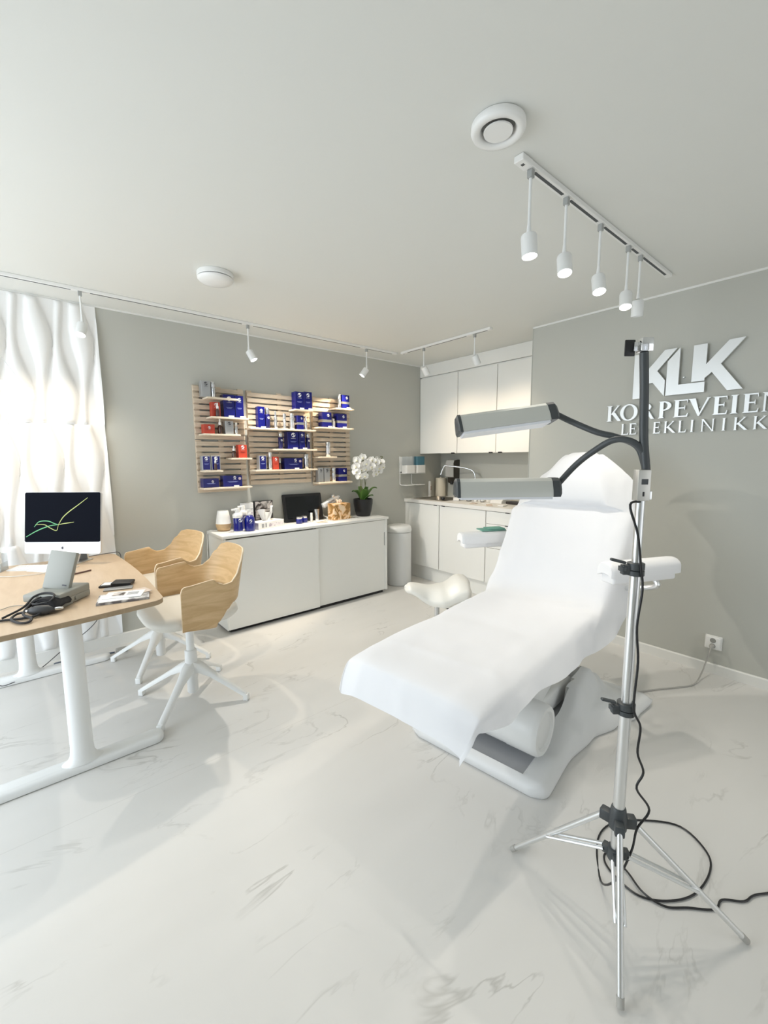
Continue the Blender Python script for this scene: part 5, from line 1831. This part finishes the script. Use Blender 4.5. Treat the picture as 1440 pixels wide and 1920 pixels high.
# thin dark pad / pen by the mouse
b = MB(); b.tube([(0, 0, 0.005), (0.11, 0.055, 0.005)], 0.0045, 8)
o = b.build('pen', mat('brown_pen', (0.12, 0.06, 0.05), 0.4)); o.location = (0.155, 3.02, ZD); tag(o, 'brown pen on the desk right of the mouse', 'pen')

# acrylic holder at the far left
t = thing('brochure_holder', 'clear holder with stacked white cards at the left picture edge', 'card holder', (-0.205, 3.46, ZD), math.radians(-20))
b = MB(); b.box(-0.075, 0.075, -0.05, 0.05, 0, 0.006); b.box(-0.075, 0.075, 0.044, 0.05, 0.006, 0.10); b.box(-0.075, 0.075, -0.05, -0.046, 0.006, 0.03); b.box(0.071, 0.075, -0.046, 0.044, 0.006, 0.05); b.build('holder', CLEAR, t, smooth=False)
b = MB(); b.box(-0.065, 0.065, -0.040, 0.0, 0.007, 0.075, 0.001, 1); b.box(-0.065, 0.05, 0.004, 0.040, 0.007, 0.11, 0.001, 1); b.build('cards', PAPER, t)

# grey blood pressure unit with tilted display
t = thing('blood_pressure_monitor', 'grey tabletop blood pressure unit with upright tilted panel on the desk', 'medical device', (0.078, 2.497, ZD), math.radians(-40))
b = MB()
b.box(-0.085, 0.085, -0.10, 0.10, 0.030, 0.066, 0.008, 3)
b.box(-0.085, 0.085, -0.02, 0.10, 0.002, 0.034, 0.006, 2)
b.box(-0.080, 0.085, -0.098, -0.02, 0.0, 0.010, 0.003, 2)
b.box(0.070, 0.085, -0.09, 0.0, 0.008, 0.034, 0.003, 2)
b.build('unit_body', TERM, t)
Mt = Matrix.Translation((-0.008, 0.005, 0.060)) @ Matrix.Rotation(math.radians(-16), 4, 'X') @ Matrix.Rotation(math.radians(7), 4, 'Y')
b = MB(); b.box(-0.063, 0.063, -0.011, 0.011, 0.0, 0.180, 0.004, 2, M=Mt); p = b.build('display_panel', TERM, t)
b = MB(); b.box(0.030, 0.050, -0.0118, -0.0111, 0.020, 0.026, M=Mt); b.build('print_lines', DARKINK, p, smooth=False)
# cuff, bulb and hoses
t = thing('blood_pressure_cuff', 'bundled black arm cuff with coiled tubes and grey bulb on the desk', 'blood pressure cuff', (0.01, 2.38, ZD))
rc = random.Random(5)
b = MB()
for k in range(5):
    cx, cy = 0.035 + 0.006 * k, 0.02 - 0.01 * k
    prof = []
    n = 22
    A = 0.062 - 0.009 * k
    rings = []
    for i in range(n + 1):
        a = PI * (0.04 + 0.92 * i / n)
        x, z = A * math.cos(a) * 1.05, (0.020 + 0.040 * math.sin(a) * (1 - 0.12 * k))
        rings.append((x, z))
    dirn = Vector((0.80, -0.6, 0)); nn = Vector((0.6, 0.80, 0))
    rows = []
    for x, z in rings:
        rows.append([Vector((cx, cy, 0)) + dirn * x + nn * w + Vector((0, 0, z + 0.003 * math.sin(w * 90 + x * 40))) for w in (-0.05, -0.02, 0.01, 0.045)])
    b.grid(rows)
o = b.build('cuff', mat('black_cloth', (0.010, 0.010, 0.012), 0.9), t, angle=180, mods=[('SOLIDIFY', dict(thickness=0.007))])
b = MB(); 
q = Matrix.Translation((0.005, -0.055, 0.022)) @ Matrix.Rotation(math.radians(-20), 4, 'Z')
b.lathe([(0.002, -0.052), (0.012, -0.048), (0.021, -0.028), (0.0225, -0.005), (0.020, 0.02), (0.011, 0.038), (0.007, 0.046)], 24, (0, 0, 0), 'x', M=q)
b.build('bulb', mat('grey_rubber', (0.045, 0.047, 0.05), 0.5), t, angle=80)
b = MB(); b.lathe([(0.007, 0.044), (0.008, 0.06), (0.005, 0.075)], 12, (0, 0, 0), 'x', M=q); b.lathe([(0.007, -0.066), (0.009, -0.052)], 12, (0, 0, 0), 'x', M=q); b.build('valve', CHROME, t)
b = MB(); b.tube(spl([(-0.045, -0.035, 0.02), (-0.08, -0.02, 0.015), (-0.10, -0.06, 0.008), (-0.075, -0.13, 0.007), (-0.045, -0.145, 0.007), (-0.035, -0.11, 0.012), (-0.06, -0.05, 0.02), (-0.02, 0.02, 0.05), (0.03, 0.06, 0.055)], 8), 0.0052, 8); b.build('air_hose', RUBBER, t)
b = MB(); b.tube(spl([(-0.19, -0.03, 0.007), (-0.13, -0.05, 0.007), (-0.06, -0.075, 0.007), (-0.01, -0.075, 0.012), (0.04, -0.03, 0.045)], 8), 0.0052, 8); b.build('air_hose', RUBBER, t)
b = MB(); b.tube(spl([(-0.13, -0.02, 0.007), (-0.06, 0.01, 0.03), (-0.02, 0.05, 0.06), (0.02, 0.04, 0.072), (0.05, 0.0, 0.068), (0.03, -0.04, 0.05), (-0.02, -0.02, 0.045), (-0.03, 0.03, 0.04)], 8), 0.0048, 8); b.build('air_hose', RUBBER, t)
b = MB(); b.tube(spl([(-0.14, 0.13, 0.005), (-0.10, 0.16, 0.005), (-0.04, 0.13, 0.005), (-0.03, 0.08, 0.008), (-0.06, 0.02, 0.01)], 8), 0.0022, 6)
o = b.build('earphone_wire', CORDG); o.location = (0.01, 2.38, ZD); tag(o, 'thin pale wire curling beside the black cuff', 'cable')

# wallet, pouch, leaflets
t = thing('wallet', 'open black wallet with a white card in it on the desk', 'wallet', (0.335, 2.628, ZD), math.radians(-25))
b = MB(); b.box(-0.075, 0.075, -0.042, 0.042, 0, 0.010, 0.004, 2); b.box(-0.02, 0.078, -0.040, 0.040, 0.008, 0.022, 0.006, 3, M=Matrix.Rotation(0.05, 4, 'Y')); b.build('leather', mat('black_leather', (0.012, 0.011, 0.012), 0.45), t)
b = MB(); b.box(-0.066, -0.016, -0.028, 0.026, 0.0102, 0.012); b.build('card', PAPER, t, smooth=False)
t = thing('plastic_pouch', 'clear crinkled pouch between the wallet and the leaflets', 'pouch', (0.335, 2.545, ZD), math.radians(-15))
b = MB(); b.box(-0.07, 0.06, -0.028, 0.025, 0, 0.006, 0.002); b.build('pouch_film', SILB, t)
bk = [('leaflet_stack', 'stack of glossy leaflets at the desk corner, lowest and largest pile', (0.325, 2.355, 0.0), -12, 0.108, 0.075, 0.011, MAGZ),
      ('leaflet', 'white folded leaflet with portrait, on top of the leaflet pile', (0.330, 2.372, 0.0120), -22, 0.082, 0.055, 0.003, PAPER),
      ('leaflet', 'small beige leaflet at the right edge of the leaflet pile', (0.410, 2.392, 0.0120), 10, 0.030, 0.045, 0.002, mat('beige_card', (0.6, 0.5, 0.4)))]
for nm, lab, (x, y, z), a, wx, wy, h, mt in bk:
    t = thing(nm, lab, 'leaflet', (x, y, ZD + z), math.radians(a))
    b = MB()
    n = 4 if nm == 'leaflet_stack' else 1
    for k in range(n):
        b.box(-wx + 0.003 * (k % 2), wx - 0.003 * (k % 3), -wy, wy - 0.002 * k, h * k / n, h * (k + 0.85) / n)
    b.build('cover', mt, t, smooth=False)
    if nm == 'leaflet_stack':
        b = MB(); b.box(-wx + 0.008, wx * 0.2, -wy + 0.006, wy - 0.02, h, h + 0.0007); b.build('white_panel', PAPER, t, smooth=False)
    elif mt is PAPER:
        b = MB(); b.box(-0.05, 0.0, -0.02, 0.03, h, h + 0.0006); b.build('portrait_print', COLL, t, smooth=False)
        b = MB()
        for k in range(4):
            b.box(0.012, 0.060, -0.015 + k * 0.012, -0.011 + k * 0.012, h, h + 0.0006)
        b.build('print_lines', GREYINK, t, smooth=False)
# cable behind the computer and under the desk
b = MB(); b.tube(spl([(0.22, 3.24, 0.735), (0.13, 3.20, 0.735), (-0.02, 3.18, 0.735), (-0.15, 3.25, 0.735), (-0.25, 3.40, 0.735)], 8), 0.0025, 6)
tag(b.build('keyboard_cable', mat('white_cable', (0.62, 0.60, 0.56), 0.5)), 'thin pale cable curving over the desk before the computer', 'cable')
b = MB(); b.tube(spl([(0.27, 3.52, 0.737), (0.34, 3.53, 0.737), (0.43, 3.55, 0.737), (0.49, 3.585, 0.72), (0.485, 3.60, 0.62), (0.40, 3.615, 0.40), (0.30, 3.62, 0.22), (0.12, 3.60, 0.10), (-0.03, 3.50, 0.03), (-0.16, 3.42, 0.02), (-0.22, 3.36, 0.05), (-0.25, 3.38, 0.14)], 8), 0.003, 6)
tag(b.build('computer_cable', mat('dark_grey_cable', (0.10, 0.10, 0.11), 0.5)), 'dark cable dropping behind the desk to the floor near the wavy wall', 'cable')
b = MB(); b.tube(spl([(-1.4, 3.55, 0.006), (-0.6, 3.55, 0.006), (-0.23, 3.545, 0.006), (0.10, 3.555, 0.006), (0.30, 3.55, 0.006), (0.40, 3.535, 0.006)], 8), 0.0055, 8)
b.box(0.05, 0.16, 3.535, 3.58, 0.001, 0.022, 0.005); 
tag(b.build('extension_cable', mat('blue_grey_cable', (0.10, 0.13, 0.19), 0.5)), 'dark flat extension cable along the floor by the wavy wall', 'cable')
b = MB(); b.box(0.41, 0.48, 3.50, 3.56, 0.001, 0.026, 0.008, 3)
tag(b.build('power_adapter', CORDG), 'small grey power adapter on the floor behind the far armchair leg', 'adapter')


# ------------------------------------------------------------------ armchairs
def shell_obj(parent):
    # path around the seat: right arm front (s=-1) -> back (0) -> left arm front (1)
    def plan(s, z):
        # seat faces -x; the back is at +x
        lean = max(0, z - 0.52)
        a = abs(s)
        if a > 0.42:
            q = (a - 0.42) / 0.58
            x = 0.085 - 0.185 * q
            y = 0.258
        else:
            th = (a / 0.42) * PI / 2
            x = 0.085 + (0.145 + 0.20 * lean) * math.cos(th) ** 0.7
            y = 0.258 * math.sin(th) ** 0.85
        return x, math.copysign(y, s)

    def zhi(s):
        a = abs(s)
        return interp([(0.0, 0.882), (0.10, 0.880), (0.16, 0.868), (0.22, 0.82), (0.29, 0.755), (0.34, 0.728), (0.39, 0.724), (0.44, 0.748), (0.47, 0.762), (0.94, 0.748), (0.98, 0.738), (1.0, 0.715)], a)

    def zlo(s):
        a = abs(s)
        return interp([(0.0, 0.620), (0.20, 0.620), (0.31, 0.610), (0.37, 0.580), (0.42, 0.525), (0.47, 0.495), (1.0, 0.510)], a)
    rows = []
    n = 96
    for i in range(n + 1):
        s = -1 + 2 * i / n
        row = []
        for j in range(13):
            z = zlo(s) + (zhi(s) - zlo(s)) * j / 12
            x, y = plan(s, z)
            # arms flare a little outwards at the top
            row.append((x, y * (1 + 0.10 * max(0, z - 0.5)), z))
        rows.append(row)
    b = MB(); b.norecalc = True; b.grid(rows)
    o = b.build('wooden_shell', [PLY, PLYEDGE], parent, angle=180, mods=[('SOLIDIFY', dict(thickness=0.010, offset=0, material_offset_rim=1))])
    return o


def make_armchair(lab, loc, rz):
    t = thing('swivel_armchair', lab, 'chair', loc, rz, 'oak shell armchairs at the desk')
    shell_obj(t)
    # seat pad
    b = MB()
    def sq(hx, hy, z, p=4.0, n=40, cx=0.0):
        out = []
        for k in range(n):
            a = 2 * PI * k / n
            c, s = math.cos(a), math.sin(a)
            r = (abs(c) ** p + abs(s) ** p) ** (-1 / p)
            out.append((cx + hx * r * c, hy * r * s, z))
        return out
    b.rings([sq(0.10, 0.10, 0.490), sq(0.17, 0.18, 0.494), sq(0.215, 0.222, 0.508), sq(0.243, 0.242, 0.535), sq(0.240, 0.240, 0.560), sq(0.212, 0.215, 0.578), sq(0.12, 0.12, 0.583), sq(0.01, 0.01, 0.583)])
    b.build('seat', SEATF, t, angle=180)
    b = MB(); b.lathe([(0.022, 0.24), (0.022, 0.489)], 24); b.build('upper_column', WMET, t)
    b = MB(); b.lathe([(0.026, 0.040), (0.030, 0.045), (0.030, 0.13), (0.034, 0.135), (0.033, 0.295), (0.029, 0.30)], 24); b.build('lower_column', WMET, t, angle=40)
    b = MB(); b.lathe([(0.10, 0.484), (0.11, 0.489), (0.10, 0.4915)], 24); b.build('seat_plate', WMET, t)
    for k in range(4):
        a = PI / 4 + k * PI / 2
        M = Matrix.Rotation(a, 4, 'Z')
        b = MB()
        secs = [(0.020, 0.200, 0.038, 0.030), (0.06, 0.193, 0.030, 0.024), (0.12, 0.160, 0.022, 0.016), (0.20, 0.110, 0.019, 0.013), (0.29, 0.055, 0.017, 0.012), (0.325, 0.033, 0.016, 0.011)]
        rings = []
        for r, z, hw_, hh in secs:
            rings.append([M @ Vector((r, y, z + zz)) for y, zz in ((-hw_ * 0.6, hh), (hw_ * 0.6, hh), (hw_, hh * 0.3), (hw_, -hh), (-hw_, -hh), (-hw_, hh * 0.3))])
        b.rings(rings)
        b.box(0.308, 0.336, -0.0155, 0.0155, 0.002, 0.040, 0.003, 2, M=M)
        b.build('leg', WMET, t, angle=50)
    return t


ch = make_armchair('oak shell armchair with white seat nearest the camera, at the desk corner', (0.66, 2.545, 0), math.radians(0))
ch2 = dup(ch, (0.635, 3.195, 0), math.radians(9), 'oak shell armchair farther back, beside the wavy wall and the sideboard', 'oak shell armchairs at the desk')


# ------------------------------------------------------------------ ceiling: vent, alarm, tracks with spots, ring pendant
t = thing('air_vent', 'round white ceiling air valve near the end of the spotlight track', 'air vent', (1.258, 0.918, H))
b = MB(); b.lathe([(0.080, -0.0005), (0.085, -0.005), (0.086, -0.020), (0.082, -0.028), (0.073, -0.031), (0.061, -0.028), (0.055, -0.020), (0.053, -0.004)], 48, cap=False); b.build('outer_ring', WHITE, t, angle=50)
b = MB(); b.lathe([(0.015, -0.001), (0.015, -0.018), (0.040, -0.022), (0.046, -0.024), (0.045, -0.028), (0.001, -0.029)], 48); b.build('centre_disc', WHITE, t, angle=40)
b = MB(); b.lathe([(0.054, -0.0012), (0.054, -0.003), (0.016, -0.003)], 32, cap=False); b.build('throat', mat('vent_throat', (0.30, 0.31, 0.30), 0.6), t)
t = thing('smoke_alarm', 'round white dome fitting on the ceiling above the sideboard', 'smoke alarm', (0.945, 2.625, H))
b = MB(); b.lathe([(0.098, -0.0005), (0.100, -0.004), (0.100, -0.022), (0.096, -0.026)], 48); b.build('base_ring', WHITE, t, angle=40)
b = MB(); b.lathe([(0.088, -0.026), (0.088, -0.031)], 40); b.build('shadow_gap', BLACK, t)
b = MB(); b.lathe([(0.098, -0.031), (0.098, -0.035), (0.085, -0.048), (0.05, -0.058), (0.001, -0.061)], 48); b.build('dome', WHITE, t, angle=50)


def track(name, p0, p1, slots, lab):
    p0, p1 = Vector(p0), Vector(p1)
    d = (p1 - p0); L = d.length
    t = thing(name, lab, 'light track', tuple(p0), math.atan2(d.y, d.x))
    b = MB(); b.box(0, L, -0.017, 0.017, -0.020, -0.0005, 0.002, 1); b.build('rail', WHITE, t)
    b = MB(); b.box(-0.004, 0.060, -0.019, 0.019, -0.024, -0.001, 0.002, 1); b.build('end_feed', WHITE, t)
    b = MB(); b.box(0.018, 0.030, -0.006, 0.006, -0.0246, -0.0238); b.build('feed_screw', DGREY, t, smooth=False)
    for a, c in slots:
        b = MB(); b.box(a, c, -0.006, 0.006, -0.0206, -0.0195); b.build('slot', DGREY, t, smooth=False)
    return t


track('light_track', (1.435, 0.955, H), (2.995, 0.955, H), [(0.10, 0.31), (0.37, 0.62), (0.69, 0.94), (1.01, 1.09), (1.16, 1.50)], 'white ceiling track nearest the camera carrying five spotlights')
track('light_track', (-1.6, 3.372, H), (3.01, 3.372, H), [(0.10, 1.92), (2.02, 3.00), (3.09, 4.15), (4.24, 4.55)], 'long white ceiling track along the back wall')
track('light_track', (3.035, 3.31, H), (3.035, 2.235, H), [(0.08, 0.27), (0.34, 0.82), (0.89, 1.04)], 'short white ceiling track before the kitchenette cabinets')


def head_mesh():
    b = MB()
    b.mi = 0
    b.lathe([(0.001, 0.0), (0.020, 0.0), (0.027, 0.004), (0.029, 0.010), (0.029, 0.080), (0.027, 0.082), (0.026, 0.074)], 28, cap=False)
    o = b.build('lamp_head', WMET, angle=40)
    return o


spot_parts = {}


def spot(x, y, lab, rod, direction, on, power, col=(1.0, 0.86, 0.68), blend=0.7, size=62):
    t = thing('track_spotlight', lab, 'spotlight', (x, y, H - 0.020), 0, 'white rod spotlights on the ceiling tracks')
    b = MB(); b.box(-0.010, 0.010, -0.010, 0.010, -0.028, 0.0, 0.001, 1); b.build('track_adapter', mat('grey_adapter', (0.35, 0.36, 0.35), 0.4), t)
    b = MB(); b.lathe([(0.0055, -0.026), (0.0055, -rod * 0.8), (0.0085, -rod * 0.97), (0.0085, -rod)], 12); b.build('rod', WMET, t)
    d = Vector(direction).normalized()
    q = d.to_track_quat('Z', 'Y').to_matrix().to_4x4()
    q.translation = Vector((0, 0, -rod - 0.004))
    b = MB(); b.lathe([(0.001, 0.0), (0.020, 0.0), (0.027, 0.004), (0.029, 0.010), (0.029, 0.080), (0.027, 0.082), (0.0255, 0.072)], 28, M=q, cap=False)
    hd = b.build('lamp_head', WMET, t, angle=40)
    b = MB(); b.lathe([(0.001, 0.0725), (0.0265, 0.0725), (0.0265, 0.074), (0.001, 0.0742)], 24, M=q)
    b.build('lens', EMIT if on else mat('unlit_lens', (0.55, 0.55, 0.52), 0.3), hd)
    if power:
        l = bpy.data.lights.new('spot_beam', 'SPOT')
        l.energy = power; l.color = col; l.spot_size = math.radians(size); l.spot_blend = blend; l.shadow_soft_size = 0.02
        o = bpy.data.objects.new('spot_beam', l); C.objects.link(o); o.parent = t
        m2 = d.to_track_quat('-Z', 'Y').to_matrix().to_4x4(); m2.translation = Vector((0, 0, -rod - 0.004)) + d * 0.084
        o.matrix_local = m2
    return t


ord_ = ['first spotlight from the round air valve on the near track', 'second spotlight from the air valve on the near track, glaring', 'third, middle spotlight on the near track, glaring', 'fourth spotlight on the near track, glaring, beside the unlit one', 'fifth spotlight on the near track, closest to the sign wall, facing away']
dirs = [(-0.02, -0.10, -1), (-0.22, -0.20, -1), (-0.22, -0.22, -1), (-0.30, -0.15, -1), (0.15, 0.05, -1)]
for k, x in enumerate((1.512, 1.777, 2.090, 2.405, 2.562)):
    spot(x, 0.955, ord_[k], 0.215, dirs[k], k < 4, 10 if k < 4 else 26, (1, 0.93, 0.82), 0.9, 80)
spot(0.365, 3.372, 'leftmost spotlight on the long back track, before the wavy wall panels', 0.19, (-0.25, -0.35, -1), True, 38, blend=1.0, size=150)
spot(1.447, 3.372, 'spotlight on the long back track above the left slat panel', 0.19, (0.40, -0.38, -1), True, 92, (1, 0.94, 0.85), 1.0, 150)
spot(2.625, 3.372, 'spotlight on the long back track above the orchid, lighting the slats', 0.18, (-0.55, 0.30, -0.9), True, 62, (1, 0.80, 0.55), 0.35, 58)
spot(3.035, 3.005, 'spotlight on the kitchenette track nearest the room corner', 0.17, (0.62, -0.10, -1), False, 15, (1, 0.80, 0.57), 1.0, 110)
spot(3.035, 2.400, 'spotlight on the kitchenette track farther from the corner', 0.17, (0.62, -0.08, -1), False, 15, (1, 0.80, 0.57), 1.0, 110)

# ring pendant over the desk (its right ends enter the picture)
rp = thing('ring_pendant', 'glowing white ring pendant lamp over the desk at the left picture edge', 'pendant lamp', (-0.385, 2.72, H))


def ring(cx, cy, cz, R, tilt, name):
    M = Matrix.Translation((cx, cy, cz)) @ Matrix.Rotation(tilt, 4, 'Y')
    b = MB()
    n = 72
    def rg(r, z): return [M @ Vector((r * math.cos(2 * PI * k / n), r * math.sin(2 * PI * k / n), z)) for k in range(n)]
    secs = [(R - 0.016, 0.012), (R - 0.016, -0.010), (R + 0.012, -0.010), (R + 0.012, 0.012)]
    rings = [rg(*s) for s in secs] + [rg(*secs[0])]
    b.rings(rings, True, False, False)
    o = b.build(name, ALU, rp, angle=30)
    b = MB()
    secs = [(R - 0.017, -0.0105), (R - 0.017, -0.019), (R + 0.016, -0.019), (R + 0.016, 0.014), (R + 0.0125, 0.014), (R + 0.0125, -0.0105)]
    rings = [rg(*s) for s in secs] + [rg(*secs[0])]
    b.rings(rings, True, False, False)
    b.build('light_tube', EMITR, o, angle=30)
    return M


M1 = ring(0, 0, 1.715 - H, 0.44, 0.0, 'upper_ring')
M2 = ring(0.03, 0.05, 1.60 - H, 0.33, 0.16, 'lower_ring')
b = MB(); b.lathe([(0.06, -0.0005), (0.06, -0.02), (0.055, -0.024)], 32); b.build('ceiling_canopy', WHITE, rp)
for a in (0.05, 2.1, 4.2):
    b = MB(); b.tube([(0.03 * math.cos(a), 0.03 * math.sin(a), -0.02), tuple(M1 @ Vector((0.44 * math.cos(a), 0.44 * math.sin(a), 0.013)))], 0.0012, 6); b.build('suspension_wire', ALU, rp)
b = MB(); b.tube([(0, 0, -0.02), tuple(M2 @ Vector((0.33, 0, 0.012)))], 0.0012, 6); b.build('suspension_wire', ALU, rp)
